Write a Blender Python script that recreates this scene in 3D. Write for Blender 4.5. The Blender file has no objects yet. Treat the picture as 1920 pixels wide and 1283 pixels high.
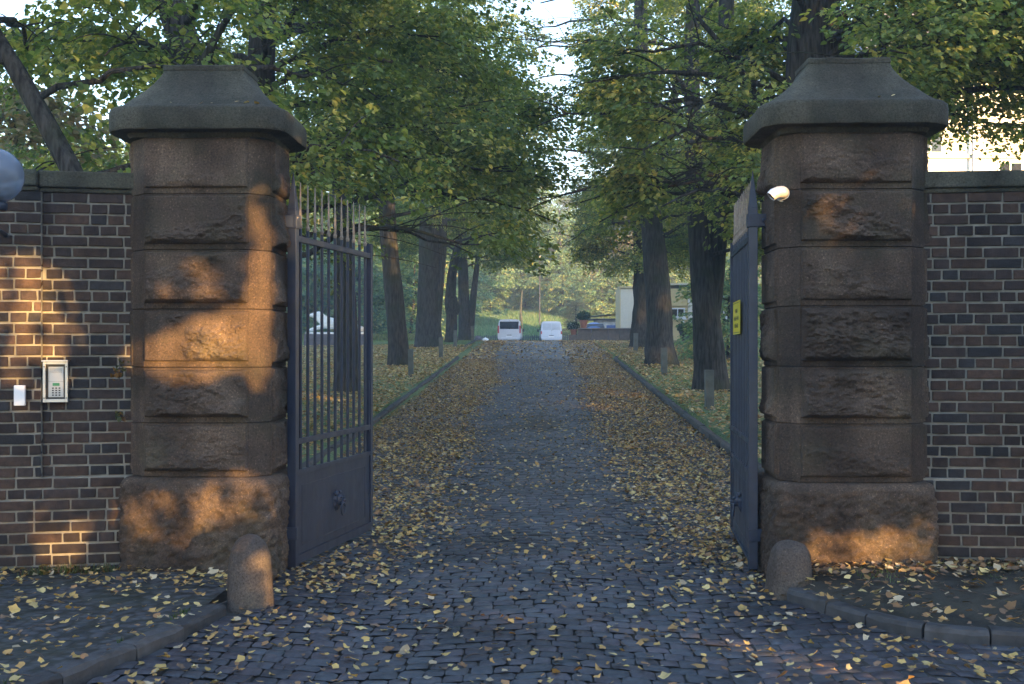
import bpy, math, random
import numpy as np
from mathutils import Vector, Matrix
R = math.radians
random.seed(7)
C = bpy.context.scene.collection
sc = bpy.context.scene

# ------------------------------------------------------------------ camera
EYE = 1.63
cam_d = bpy.data.cameras.new('camera'); cam = bpy.data.objects.new('camera', cam_d); C.objects.link(cam)
cam_d.sensor_width = 36.0; cam_d.lens = 36.0 * 2100 / 1920
cam_d.shift_y = 0.0068
cam_d.clip_start = 0.1; cam_d.clip_end = 3000
cam.location = (0, 0, EYE); cam.rotation_euler = (R(90), 0, R(1.39))
sc.camera = cam
# ------------------------------------------------------------------ sky, sun, exposure
SUN_AZ, SUN_EL = 35.0, 7.0           # degrees right of straight behind the camera; above the horizon
w = bpy.data.worlds.new('World'); sc.world = w; w.use_nodes = True
nt = w.node_tree; bg = nt.nodes['Background']
sky = nt.nodes.new('ShaderNodeTexSky'); sky.sky_type = 'NISHITA'; sky.sun_disc = False
sky.sun_elevation = R(SUN_EL); sky.sun_rotation = R(180 - SUN_AZ); sky.altitude = 50
sky.air_density = 1.0; sky.dust_density = 1.2; sky.ozone_density = 3.0
nt.links.new(sky.outputs[0], bg.inputs[0]); bg.inputs[1].default_value = 0.15
SUN = np.array([math.sin(R(SUN_AZ)) * math.cos(R(SUN_EL)), -math.cos(R(SUN_AZ)) * math.cos(R(SUN_EL)), math.sin(R(SUN_EL))])
sl = bpy.data.lights.new('sun', 'SUN'); sl.energy = 5.0; sl.angle = R(0.5); sl.color = (1.0, 0.59, 0.21)
so = bpy.data.objects.new('sun', sl); C.objects.link(so)
so.rotation_euler = Vector(SUN).to_track_quat('Z', 'Y').to_euler(); so.location = (20, -30, 30)
sc.view_settings.view_transform = 'Standard'; sc.view_settings.look = 'None'
sc.view_settings.exposure = 3.05; sc.view_settings.gamma = 1
sc.cycles.max_bounces = 6; sc.cycles.diffuse_bounces = 3; sc.cycles.glossy_bounces = 3
sc.cycles.transmission_bounces = 5; sc.cycles.transparent_max_bounces = 6; sc.cycles.caustics_reflective = False; sc.cycles.caustics_refractive = False
sc.cycles.use_denoising = True

# ------------------------------------------------------------------ noise
def _h(ix, iy, iz, s):
    n = (ix * 374761393 + iy * 668265263 + iz * 2147483647 + s * 1274126177) & 0xffffffff
    n = ((n ^ (n >> 13)) * 1274126177) & 0xffffffff
    n = (n ^ (n >> 16)) & 0xffffffff
    return n / 4294967295.0
def vnoise(P, s=0):
    P = np.asarray(P, float); I = np.floor(P).astype(np.int64); F = P - I; F = F * F * (3 - 2 * F)
    x, y, z = I[..., 0], I[..., 1], I[..., 2]; out = 0
    for dx in (0, 1):
        for dy in (0, 1):
            for dz in (0, 1):
                wgt = (F[..., 0] if dx else 1 - F[..., 0]) * (F[..., 1] if dy else 1 - F[..., 1]) * (F[..., 2] if dz else 1 - F[..., 2])
                out = out + wgt * _h(x + dx, y + dy, z + dz, s)
    return out * 2 - 1
def fbm(P, o=4, s=0, g=0.5):
    P = np.asarray(P, float); a = 1; t = 0
    for k in range(o):
        t = t + a * vnoise(P * (2 ** k) + k * 17.3, s + k); a *= g
    return t

# ------------------------------------------------------------------ mesh helpers
class MB:
    def __init__(s): s.v = []; s.f = {}; s.c = []; s.n = 0
    def add(s, V, F, col=None):
        V = np.asarray(V, float).reshape(-1, 3)
        s.v.append(V)
        if isinstance(F, np.ndarray): F = [F]
        else:
            d = {}
            for f in F: d.setdefault(len(f), []).append(f)
            F = [np.array(x, dtype=np.int64) for x in d.values()]
        for a in F: s.f.setdefault(a.shape[1], []).append(a + s.n)
        cc = np.ones((len(V), 4)); 
        if col is not None: cc[:, :3] = col
        s.c.append(cc); s.n += len(V)
    def box(s, x0, x1, y0, y1, z0, z1, M=None, col=None, jit=0, taper=0):
        V = np.array([(x, y, z) for z in (z0, z1) for y in (y0, y1) for x in (x0, x1)], float)
        if taper:
            c = V[4:].mean(0); V[4:, :2] = c[:2] + (V[4:, :2] - c[:2]) * (1 - taper)
        if jit: V += np.random.RandomState(int(abs(x0 * 991 + z0 * 7919 + y0 * 31) * 100) % 99991).uniform(-jit, jit, V.shape)
        if M is not None: V = (np.array(M.to_3x3()) @ V.T).T + np.array(M.translation)
        s.add(V, [(0, 2, 3, 1), (4, 5, 7, 6), (0, 1, 5, 4), (2, 6, 7, 3), (0, 4, 6, 2), (1, 3, 7, 5)], col)
    def grid(s, G, col=None, closed_u=False):
        nu, nv = G.shape[:2]
        idx = np.arange(nu * nv).reshape(nu, nv)
        if closed_u: idx = np.vstack([idx, idx[:1]])
        F = np.stack([idx[:-1, :-1], idx[1:, :-1], idx[1:, 1:], idx[:-1, 1:]], -1).reshape(-1, 4)
        s.add(G.reshape(-1, 3), F, col)
    def tube(s, pts, rad, n=8, cap=True, col=None, noise=0, ph=0, seed=0, flute=0):
        pts = np.asarray(pts, float); m = len(pts)
        rad = np.broadcast_to(np.asarray(rad, float), (m,))
        T = np.gradient(pts, axis=0); T /= np.linalg.norm(T, axis=1)[:, None] + 1e-9
        up = np.array([0.13, 0.99, 0.05]) if abs(T[0][2]) > .7 else np.array([0, 0, 1.0])
        G = np.zeros((n, m, 3)); a = np.arange(n) / n * 2 * math.pi + ph
        N = np.cross(up, T[0]); N /= np.linalg.norm(N)
        for k in range(m):
            N = N - T[k] * N.dot(T[k]); N /= np.linalg.norm(N); B = np.cross(T[k], N)
            d = np.cos(a)[:, None] * N + np.sin(a)[:, None] * B
            r = rad[k] * np.ones(n)
            if noise:
                r = r * (1 + noise * fbm(np.stack([d[:, 0] * 2 + seed, d[:, 1] * 2, d[:, 2] * 2 + k * .25], -1), 3, seed))
            if flute:
                r = r * (1 + flute * vnoise(np.stack([np.cos(a) * 9, np.sin(a) * 9, np.full(n, k * .35 + seed)], -1), seed + 5))
            G[:, k] = pts[k] + d * r[:, None]
        s.grid(G, col, closed_u=True)
        if cap:
            for k in (0, m - 1):
                V = np.vstack([G[:, k], G[:, k].mean(0)])
                s.add(V, [(i, (i + 1) % n, n) for i in range(n)], col)
    def lathe(s, prof, n=20, M=None, col=None):
        prof = np.asarray(prof, float); a = np.arange(n) / n * 2 * math.pi
        G = np.stack([np.cos(a)[:, None] * prof[:, 0], np.sin(a)[:, None] * prof[:, 0], np.ones((n, 1)) * prof[:, 1]], -1)
        if M is not None: G = G @ np.array(M.to_3x3()).T + np.array(M.translation)
        s.grid(G, col, closed_u=True)
    def prism(s, poly, z0, z1, col=None, axis='z'):
        n = len(poly)
        def P(a, b, c): return (a, b, c) if axis == 'z' else ((c, a, b) if axis == 'x' else (a, c, b))
        V = [P(x, y, z0) for x, y in poly] + [P(x, y, z1) for x, y in poly]
        s.add(V, [tuple(range(n))[::-1], tuple(range(n, 2 * n))] + [(i, (i + 1) % n, n + (i + 1) % n, n + i) for i in range(n)], col)
    def build(s, name, mat, parent=None, smooth=False, bevel=0, auto=None):
        me = bpy.data.meshes.new(name)
        V = np.vstack(s.v); me.vertices.add(len(V)); me.vertices.foreach_set('co', V.astype(np.float32).ravel())
        loops = []; starts = []; tot = 0
        for k, L in s.f.items():
            A = np.vstack(L); loops.append(A.ravel()); starts.append(tot + np.arange(len(A)) * k); tot += A.size
        loops = np.concatenate(loops); starts = np.concatenate(starts)
        me.loops.add(len(loops)); me.loops.foreach_set('vertex_index', loops.astype(np.int32))
        me.polygons.add(len(starts)); me.polygons.foreach_set('loop_start', starts.astype(np.int32))
        me.polygons.foreach_set('use_smooth', np.full(len(starts), bool(smooth)))
        me.update(calc_edges=True); me.validate()
        ca = me.color_attributes.new('tint', 'FLOAT_COLOR', 'POINT')
        ca.data.foreach_set('color', np.vstack(s.c).astype(np.float32).ravel())
        me.materials.append(mat)
        o = bpy.data.objects.new(name, me); C.objects.link(o)
        if parent: o.parent = parent
        if auto: me.set_sharp_from_angle(angle=R(auto))
        if bevel:
            b = o.modifiers.new('bevel', 'BEVEL'); b.width = bevel; b.segments = 2; b.limit_method = 'ANGLE'
        return o
def tag(o, label, cat=None, group=None, kind=None):
    if label: o['label'] = label
    if cat: o['category'] = cat
    if group: o['group'] = group
    if kind: o['kind'] = kind
    return o
def thing(name, label, cat, loc=(0, 0, 0), rz=0, group=None):
    o = bpy.data.objects.new(name, None); C.objects.link(o); o.location = loc; o.rotation_euler = (0, 0, rz)
    o.empty_display_size = .2
    return tag(o, label, cat, group)
def dup(root, loc, rz, label, group=None, scale=None):
    r = root.copy(); C.objects.link(r); r.location = loc; r.rotation_euler = (0, 0, rz); r['label'] = label
    if group: r['group'] = group
    if scale: r.scale = scale
    for ch in list(root.children):
        c = ch.copy(); C.objects.link(c); c.parent = r
        for g in list(ch.children):
            d = g.copy(); C.objects.link(d); d.parent = c
    return r

# ------------------------------------------------------------------ materials
def nodes(name):
    m = bpy.data.materials.new(name); m.use_nodes = True; t = m.node_tree
    return m, t, t.nodes['Principled BSDF']
def noise_n(t, scale, detail=4, vec=None, stretch=None, rough=.55, co='Object'):
    n = t.nodes.new('ShaderNodeTexNoise'); n.inputs['Scale'].default_value = scale; n.inputs['Detail'].default_value = detail
    n.inputs['Roughness'].default_value = rough
    tc = t.nodes.new('ShaderNodeTexCoord'); mp = t.nodes.new('ShaderNodeMapping')
    if stretch: mp.inputs['Scale'].default_value = stretch
    t.links.new(tc.outputs[co], mp.inputs[0]); t.links.new(mp.outputs[0], n.inputs['Vector'])
    return n
def ramp(t, src, stops):
    r = t.nodes.new('ShaderNodeValToRGB'); e = r.color_ramp.elements
    while len(e) < len(stops): e.new(.5)
    for k, (p, c) in enumerate(stops): e[k].position = p; e[k].color = (*c, 1)
    t.links.new(src, r.inputs[0]); return r
def mix(t, a, b, f, mode='MIX'):
    m = t.nodes.new('ShaderNodeMix'); m.data_type = 'RGBA'; m.blend_type = mode
    for sock, v in ((m.inputs[6], a), (m.inputs[7], b)):
        if isinstance(v, tuple): sock.default_value = (*v, 1)
        else: t.links.new(v, sock)
    if isinstance(f, (int, float)): m.inputs[0].default_value = f
    else: t.links.new(f, m.inputs[0])
    return m.outputs[2]
def bump(t, b, h, strength=.5, dist=.01):
    n = t.nodes.new('ShaderNodeBump'); n.inputs['Strength'].default_value = strength; n.inputs['Distance'].default_value = dist
    t.links.new(h, n.inputs['Height']); t.links.new(n.outputs[0], b.inputs['Normal']); return n
def tint(t):
    a = t.nodes.new('ShaderNodeVertexColor'); a.layer_name = 'tint'; return a.outputs[0]
def simple(name, col, rough=.6, metal=0, var=.15, scale=6, bumpd=0, spec=None, usetint=False):
    m, t, b = nodes(name); n = noise_n(t, scale)
    r = ramp(t, n.outputs[0], [(.3, tuple(c * (1 - var) for c in col)), (.7, tuple(min(1, c * (1 + var)) for c in col))])
    out = r.outputs[0]
    if usetint: out = mix(t, out, tint(t), 1.0, 'MULTIPLY')
    t.links.new(out, b.inputs['Base Color']); b.inputs['Roughness'].default_value = rough; b.inputs['Metallic'].default_value = metal
    if spec is not None: b.inputs['Specular IOR Level'].default_value = spec
    if bumpd: n2 = noise_n(t, scale * 8, 5); bump(t, b, n2.outputs[0], .6, bumpd)
    return m
def stone_mat(name, c0, c1, moss, mossamt=.5, speck=.35):
    m, t, b = nodes(name)
    n1 = noise_n(t, 3.2, 6); base = ramp(t, n1.outputs[0], [(.3, c0), (.72, c1)]).outputs[0]
    n2 = noise_n(t, 72, 5, rough=.8); sp = ramp(t, n2.outputs[0], [(.36, (.34, .34, .34)), (.5, (.95, .95, .95)), (.60, (1.05, 1.05, 1.05)), (.70, (1 + 3 * speck, 1 + 2.7 * speck, 1 + 2.4 * speck))]).outputs[0]
    col = mix(t, base, sp, .9, 'MULTIPLY')
    n3 = noise_n(t, 2.1, 5); mf = ramp(t, n3.outputs[0], [(.5, (0, 0, 0)), (.68, (mossamt,) * 3)])
    col = mix(t, col, moss, mf.outputs[0])
    n4 = noise_n(t, 1.3, 6, stretch=(2.2, 2.2, .6)); df = ramp(t, n4.outputs[0], [(.42, (.42, .40, .40)), (.6, (1, 1, 1))])
    col = mix(t, col, df.outputs[0], .75, 'MULTIPLY')
    col = mix(t, col, tint(t), 1.0, 'MULTIPLY')
    t.links.new(col, b.inputs['Base Color']); b.inputs['Roughness'].default_value = .85; b.inputs['Specular IOR Level'].default_value = .3
    n5 = noise_n(t, 38, 8, rough=.78); bump(t, b, n5.outputs[0], 1.0, .022)
    return m
M_stone = stone_mat('sandstone', (.066, .047, .034), (.178, .124, .086), (.055, .06, .03), .4, 1.1)
M_cap = stone_mat('cap_stone', (.064, .062, .044), (.150, .138, .098), (.05, .062, .042), .5, .4)
M_guard = stone_mat('guard_stone', (.12, .095, .078), (.185, .148, .12), (.075, .08, .055), .3, .5)
def tinted(name, rough=.8, var=.25, scale=20, bumpd=.004, spec=.3, mul=1.0, stain=None):
    m, t, b = nodes(name); n = noise_n(t, scale, 5)
    r = ramp(t, n.outputs[0], [(.3, ((1 - var) * mul,) * 3), (.7, ((1 + var) * mul,) * 3)])
    cc = mix(t, tint(t), r.outputs[0], 1.0, 'MULTIPLY')
    if stain:
        n9 = noise_n(t, stain, 6, rough=.65); cc = mix(t, cc, ramp(t, n9.outputs[0], [(.36, (.45, .45, .45)), (.52, (1, 1, 1)), (.7, (1.35, 1.3, 1.25))]).outputs[0], 1.0, 'MULTIPLY')
    t.links.new(cc, b.inputs['Base Color'])
    b.inputs['Roughness'].default_value = rough; b.inputs['Specular IOR Level'].default_value = spec
    if bumpd: n2 = noise_n(t, scale * 4, 5); bump(t, b, n2.outputs[0], .6, bumpd)
    return m
M_brick = tinted('brick', .8, .35, 22, .006, stain=1.8)
M_mortar = simple('mortar', (.215, .20, .165), .9, var=.35, scale=9, bumpd=.004)
M_cobble = tinted('cobble', .56, .3, 18, .004, .35, stain=.9)
M_kerb = tinted('kerb_stone', .8, .3, 12, .006)
def iron_mat():
    m, t, b = nodes('painted_iron'); n = noise_n(t, 9, 4); n2 = noise_n(t, 3.5, 7, stretch=(1, 1, .35), rough=.7)
    c = ramp(t, n.outputs[0], [(.3, (.011, .017, .035)), (.7, (.021, .029, .055))]).outputs[0]
    c = mix(t, c, (.055, .034, .022), ramp(t, n2.outputs[0], [(.63, (0, 0, 0)), (.74, (.6, .6, .6))]).outputs[0])
    t.links.new(c, b.inputs['Base Color']); t.links.new(ramp(t, n2.outputs[0], [(.3, (.33,) * 3), (.7, (.62,) * 3)]).outputs[0], b.inputs['Roughness'])
    n3 = noise_n(t, 60, 5); bump(t, b, n3.outputs[0], .5, .0015); return m
M_metal = iron_mat()
M_spear = simple('weathered_spear', (.26, .20, .15), .6, .3, .3, 30, .001)
M_wood = simple('grey_post', (.105, .115, .108), .8, var=.3, scale=5, bumpd=.003)
M_white = simple('white_paint', (.75, .75, .76), .35, var=.04)
M_black = simple('black_plastic', (.012, .012, .014), .4, var=.1)
M_glassdark = simple('dark_glass', (.012, .014, .018), .08, var=.1, spec=.8)
M_rubber = simple('rubber', (.02, .02, .02), .8)
M_silver = simple('aluminium', (.42, .42, .42), .36, .8, .06)
M_zinc = simple('galvanised_sheet', (.80, .79, .77), .38, .35, .06, 20)
M_marble = simple('white_sculpture', (.74, .75, .74), .6, var=.08, bumpd=.004)
M_plinth = simple('dark_brick_plinth', (.10, .095, .115), .8, var=.3, bumpd=.006)
M_terra = simple('terracotta', (.36, .14, .08), .75, var=.15)

def leaf_mat(name, trans=.3, rough=.5, gain=1.0):
    m, t, b = nodes(name)
    col = tint(t)
    if gain != 1: col = mix(t, col, (gain,) * 3, 1.0, 'MULTIPLY')
    t.links.new(col, b.inputs['Base Color']); b.inputs['Roughness'].default_value = rough; b.inputs['Specular IOR Level'].default_value = .35
    tr = t.nodes.new('ShaderNodeBsdfTranslucent'); t.links.new(mix(t, col, (1.25, 1.25, .6), 1.0, 'MULTIPLY'), tr.inputs[0])
    ms = t.nodes.new('ShaderNodeMixShader'); ms.inputs[0].default_value = trans
    t.links.new(b.outputs[0], ms.inputs[1]); t.links.new(tr.outputs[0], ms.inputs[2])
    t.links.new(ms.outputs[0], t.nodes['Material Output'].inputs[0]); return m
M_leaf = leaf_mat('foliage', .5)
M_litter = leaf_mat('fallen_leaf', .08, .6)
def bark_mat():
    m, t, b = nodes('bark')
    n = noise_n(t, 7, 6, stretch=(3.2, 3.2, .45)); n2 = noise_n(t, 1.2, 4)
    c = ramp(t, n.outputs[0], [(.35, (.014, .013, .012)), (.62, (.072, .066, .060))]).outputs[0]
    c = mix(t, c, (.030, .040, .018), ramp(t, n2.outputs[0], [(.5, (0, 0, 0)), (.66, (.6, .6, .6))]).outputs[0])
    t.links.new(c, b.inputs['Base Color']); b.inputs['Roughness'].default_value = .9; b.inputs['Specular IOR Level'].default_value = .15
    bump(t, b, n.outputs[0], 1.0, .045); return m
M_bark = bark_mat()
def ground_mat():
    m, t, b = nodes('lawn_soil')
    n = noise_n(t, .35, 5); n2 = noise_n(t, 14, 6, rough=.7)
    g = ramp(t, n.outputs[0], [(.35, (.14, .21, .10)), (.62, (.21, .28, .14))]).outputs[0]
    s = ramp(t, n2.outputs[0], [(.35, (.45, .45, .45)), (.7, (1.35, 1.3, 1.2))]).outputs[0]
    t.links.new(mix(t, g, s, .9, 'MULTIPLY'), b.inputs['Base Color']); b.inputs['Roughness'].default_value = .95; b.inputs['Specular IOR Level'].default_value = .1
    bump(t, b, n2.outputs[0], .8, .05); return m
M_ground = ground_mat()
def cobble_flat():
    m, t, b = nodes('cobble_far'); tc = t.nodes.new('ShaderNodeTexCoord')
    v = t.nodes.new('ShaderNodeTexVoronoi'); v.inputs['Scale'].default_value = 6.0; t.links.new(tc.outputs['Object'], v.inputs[0])
    n = noise_n(t, .8, 4)
    c = ramp(t, v.outputs['Distance'], [(.3, (.075, .078, .09)), (.62, (.03, .03, .03))]).outputs[0]
    c = mix(t, c, ramp(t, n.outputs[0], [(.3, (.7, .7, .7)), (.7, (1.3, 1.3, 1.3))]).outputs[0], 1.0, 'MULTIPLY')
    t.links.new(c, b.inputs['Base Color']); b.inputs['Roughness'].default_value = .6
    inv = t.nodes.new('ShaderNodeMath'); inv.operation = 'MULTIPLY'; inv.inputs[1].default_value = -1
    t.links.new(v.outputs['Distance'], inv.inputs[0]); bump(t, b, inv.outputs[0], .8, .03); return m
M_cobflat = cobble_flat()
def paving_mat():
    m, t, b = nodes('pavement_small_setts'); tc = t.nodes.new('ShaderNodeTexCoord')
    v = t.nodes.new('ShaderNodeTexVoronoi'); v.inputs['Scale'].default_value = 16; t.links.new(tc.outputs['Object'], v.inputs[0])
    n = noise_n(t, 2.5, 5)
    c = ramp(t, v.outputs['Distance'], [(.35, (.065, .066, .070)), (.65, (.022, .022, .018))]).outputs[0]
    c = mix(t, c, (.034, .037, .022), ramp(t, n.outputs[0], [(.45, (0, 0, 0)), (.66, (.6, .6, .6))]).outputs[0])
    t.links.new(c, b.inputs['Base Color']); b.inputs['Roughness'].default_value = .8
    inv = t.nodes.new('ShaderNodeMath'); inv.operation = 'MULTIPLY'; inv.inputs[1].default_value = -1
    t.links.new(v.outputs['Distance'], inv.inputs[0]); bump(t, b, inv.outputs[0], .9, .012); return m
M_pave = paving_mat()
M_soil = simple('mossy_soil', (.034, .030, .020), .95, var=.5, scale=5, bumpd=.02)
M_joint = simple('joint_earth', (.042, .038, .03), .95, var=.3, scale=20)

# ------------------------------------------------------------------ terrain
def g(x, y):
    y = np.asarray(y, float); x = np.asarray(x, float)
    k = 2.0; s = k * np.log1p(np.exp(np.clip((y - 15.0) / k, -30, 30)))      # soft start of the slope
    z = 0.046 * s
    z = 2.10 - 1.2 * np.log1p(np.exp(np.clip((2.10 - z) / .12, -30, 30))) * .12 / 1.2   # soft crest
    hb = np.clip(y - 97, 0, None)
    z = z + .16 * np.minimum(hb, 22) + .24 * np.clip(hb - 22, 0, 70)
    z = z + np.where(y > 97, .5 * np.sin(x * .07) * np.clip(hb / 40, 0, 1), 0)
    return z
def gf(x, y): return float(g(x, y))
def kerb_x(side, y):
    return (-2.98 if side < 0 else 2.76) + .0 * y
XX = np.concatenate([-np.geomspace(220, 6.5, 40), np.linspace(-6, 6, 49), np.geomspace(6.5, 220, 40)])
YY = np.concatenate([np.linspace(-120, -4, 12), np.linspace(0, 8, 5), np.linspace(8.6, 70, 62), np.linspace(72, 130, 40), np.linspace(135, 420, 30)])
GX, GY = np.meshgrid(XX, YY, indexing='ij')
GZ = g(GX, GY)
lawn = ((GX < -2.99) | (GX > 2.77)) & (GY > 8.5)
bmp = .04 * fbm(np.stack([GX * .5, GY * .5, GX * 0], -1), 3, 3)
GZ = np.where(lawn & (GY < 60), GZ + .06 + bmp, GZ - .05)
GZ = np.where((GY >= 60) & (np.abs(GX) > 18), GZ + .06, GZ)
GZ = np.where(GY > 97, g(GX, GY) + .02, GZ)
mb = MB(); mb.grid(np.stack([GX, GY, GZ], -1)); o = mb.build('ground', M_ground, smooth=True); tag(o, None, kind='structure')

# street in front of the gate, driveway and forecourt (far, flat paving)
mb = MB(); ys = np.linspace(-40, 8.9, 30); xs = np.linspace(-60, 60, 20)
A, B = np.meshgrid(xs, ys, indexing='ij'); mb.grid(np.stack([A, B, A * 0 - .016], -1)); tag(mb.build('street', M_joint), None, kind='structure')
mb = MB(); ys = np.linspace(8.9, 42, 60); xs = np.linspace(-2.97, 2.75, 5)
A, B = np.meshgrid(xs, ys, indexing='ij'); mb.grid(np.stack([A, B, g(A, B) - .016], -1)); tag(mb.build('driveway', M_joint, smooth=True), None, kind='structure')
def far_edge(y, side):
    if side < 0: return np.interp(y, [42, 43.5, 45, 47, 64, 70, 97], [-2.97, -4.5, -4.5, -3.3, -3.3, -16, -20])
    return np.interp(y, [42, 46, 52, 56, 64, 97], [2.75, 2.95, 4.0, 9, 14, 18])
ys = np.concatenate([np.linspace(42, 66, 50), np.linspace(67, 97, 20)]); T = np.linspace(0, 1, 12)
L = far_edge(ys, -1); Rr = far_edge(ys, 1)
A = L[None] + (Rr - L)[None] * T[:, None]; B = np.broadcast_to(ys, A.shape)
mb = MB(); mb.grid(np.stack([A, B, g(A, B) + .002], -1)); tag(mb.build('forecourt', M_cobflat, smooth=True), None, kind='structure')

# sett stones, real geometry: one countless carpet laid on the driveway
rng = np.random.RandomState(3)
def setts(name, x0, x1, y0, y1, pitch, skip=None):
    quads = []; y = y0; row = 0
    while y < y1:
        dy = pitch * rng.uniform(.9, 1.12); x = x0 + rng.uniform(-.1, 0)
        while x < x1:
            dx = pitch * rng.uniform(.8, 1.3); quads.append((x, min(x + dx, x1 + .02), y, y + dy, row)); x += dx
        y += dy; row += 1
    Q = np.array(quads)
    if skip is not None: Q = Q[~skip((Q[:, 0] + Q[:, 1]) / 2, (Q[:, 2] + Q[:, 3]) / 2)]
    n = len(Q); u = np.array([0, .16, .84, 1.0]); gap = .0038
    U, V = np.meshgrid(u, u, indexing='ij'); U = U.ravel(); V = V.ravel()
    X = Q[:, 0:1] + gap + (Q[:, 1:2] - Q[:, 0:1] - 2 * gap) * U; Y = Q[:, 2:3] + gap + (Q[:, 3:4] - Q[:, 2:3] - 2 * gap) * V
    edge = (U == 0) | (U == 1); edv = (V == 0) | (V == 1)
    h = np.where(edge & edv, -.010, np.where(edge | edv, -.006, 0.0))
    X = X + rng.uniform(-.006, .006, X.shape); Y = Y + rng.uniform(-.006, .006, Y.shape)
    cx = (Q[:, 0:1] + Q[:, 1:2]) / 2; cy = (Q[:, 2:3] + Q[:, 3:4]) / 2; half = pitch / 2
    X = np.where((edge & edv)[None], cx + (X - cx) * .88, X); Y = np.where((edge & edv)[None], cy + (Y - cy) * .88, Y)
    tl = rng.uniform(-.05, .05, (n, 2))
    Z = g(X, Y) + h + (X - cx) * tl[:, :1] + (Y - cy) * tl[:, 1:] + rng.uniform(-.003, .004, (n, 1)) + rng.uniform(-.002, .002, X.shape)
    Y = Y + .22 * np.abs(((X + 20) % 2.0) - 1.0)                      # shallow arcs of the laying pattern
    Z = Z + .03 * vnoise(np.stack([X * .5, Y * .5, X * 0], -1), 8) * .4
    P = np.stack([X, Y, Z], -1).reshape(-1, 3)
    base = np.arange(16).reshape(4, 4)
    F = np.stack([base[:-1, :-1], base[1:, :-1], base[1:, 1:], base[:-1, 1:]], -1).reshape(-1, 4)
    F = (F[None] + (np.arange(n) * 16)[:, None, None]).reshape(-1, 4)
    b = rng.uniform(.72, 1.2, (n, 1)); col = np.array([.060, .061, .067]) * b
    col[:, 0:1] *= rng.uniform(.92, 1.15, (n, 1))
    mb = MB(); mb.add(P, F, np.repeat(col, 16, 0)); o = mb.build(name, M_cobble, smooth=True); return tag(o, 'dark grey setts paving the street and the drive', 'paving', kind='stuff')
# foreground kerb lines on the street side (world x,y)
KL = np.array([(-1.90, 6.78), (-1.96, 6.42), (-2.04, 6.04), (-2.23, 5.45), (-2.45, 4.85), (-2.8, 4.1), (-3.3, 3.3)])
KR = np.array([(1.60, 7.30), (1.74, 6.98), (1.90, 6.70), (2.10, 6.42), (2.38, 6.27), (2.72, 6.20), (3.2, 6.15), (4.2, 6.1), (6.0, 6.0)])
def on_left_pave(x, y): return (x < np.interp(y, KL[::-1, 1], KL[::-1, 0]) + .05) & (y < 7.0)
def on_right_verge(x, y): return (y > np.interp(x, KR[:, 0], KR[:, 1]) - .05) & (x > 1.6)
skip = lambda x, y: on_left_pave(x, y) | ((x < -1.95) & (y >= 6.9)) | on_right_verge(x, y)
s1 = setts('setts', -4.6, 4.6, 2.6, 8.9, .122, skip)
s2 = setts('setts', -2.95, 2.72, 8.9, 42.0, .14)
s2['label'] = 'dark grey setts running up the avenue between the kerbs'; s1['label'] = 'larger looking dark setts on the street before the gate'

# pavement (left) and verge (right)
def strip_poly(name, pts, z, mat, kind='structure', bumps=.012, n=60):
    """fill between an outline curve and the wall, as a fine grid"""
    mb = MB(); pts.append; return mb
TT = np.linspace(0, 1, 60)
yl = np.linspace(3.3, 8.0, 60); xe = np.where(yl < 6.78, np.interp(yl, KL[::-1, 1], KL[::-1, 0]), -1.92) - .11
A = -9 + (xe[None] + 9) * TT[:, None] ** .6; B = np.broadcast_to(yl, A.shape)
mb = MB(); mb.grid(np.stack([A, B, .068 + .012 * fbm(np.stack([A * 1.5, B * 1.5, A * 0], -1), 3, 2)], -1)); tag(mb.build('pavement', M_pave, smooth=True), None, kind='structure')
xl = np.linspace(1.66, 9, 90); ye = np.interp(xl, KR[:, 0], KR[:, 1]) + .10
B = ye[:, None] + (8.1 - ye)[:, None] * TT[None] ; A = np.broadcast_to(xl[:, None], B.shape)
d = (B - ye[:, None])
mb = MB(); mb.grid(np.stack([A, B, .05 + .07 * np.clip(d, 0, 1) + .035 * fbm(np.stack([A * 2, B * 2, A * 0], -1), 4, 9)], -1)); tag(mb.build('verge', M_soil, smooth=True), None, kind='structure')
# kerbs
def kerb(name, path, wdt, z0, z1, side, ln=.55, gfun=None, parent=None):
    P = np.array(path, float); seg = np.linalg.norm(np.diff(P, axis=0), axis=1); S = np.concatenate([[0], np.cumsum(seg)])
    s = 0; mb = MB(); k = 0; rr = np.random.RandomState(int(wdt * 1000) + len(path))
    while s < S[-1] - .05:
        e = min(s + ln * rr.uniform(.75, 1.3), S[-1]); m = 5
        ss = np.linspace(s + .006, e - .006, m); cx = np.interp(ss, S, P[:, 0]); cy = np.interp(ss, S, P[:, 1])
        tx = np.gradient(cx); ty = np.gradient(cy); l = np.hypot(tx, ty); nx, ny = -ty / l * side, tx / l * side
        zz = (g(cx, cy) if gfun else 0 * cx); dz = rr.uniform(-.008, .008)
        prof = [(0, z0), (.0, z1 - .025), (.012, z1 - .006), (.03, z1), (wdt - .02, z1), (wdt, z1 - .015), (wdt, z0)]
        G = np.array([[(cx[i] + nx[i] * (a + rr.uniform(-.008, .008)), cy[i] + ny[i] * a, zz[i] + b + dz + rr.uniform(-.006, .006)) for i in range(m)] for a, b in prof])
        c = np.array([.060, .058, .057]) * rr.uniform(.7, 1.2); mb.grid(G, c)
        for i in (0, m - 1): mb.add(G[:, i], [tuple(range(len(prof)))], c)
        s = e; k += 1
    return tag(mb.build(name, M_kerb, smooth=False), None, kind='structure')
kerb('kerb', KL, .13, -.05, .085, -1, .42)
kerb('kerb', KR, .13, -.05, .075, 1, .38)
kerb('kerb', [(-2.97, y) for y in np.arange(8.9, 42, .6)] + [(-3.05, 42.4), (-3.4, 42.9), (-4.2, 43.2)], .12, -.06, .10, 1, .9, True)
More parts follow.
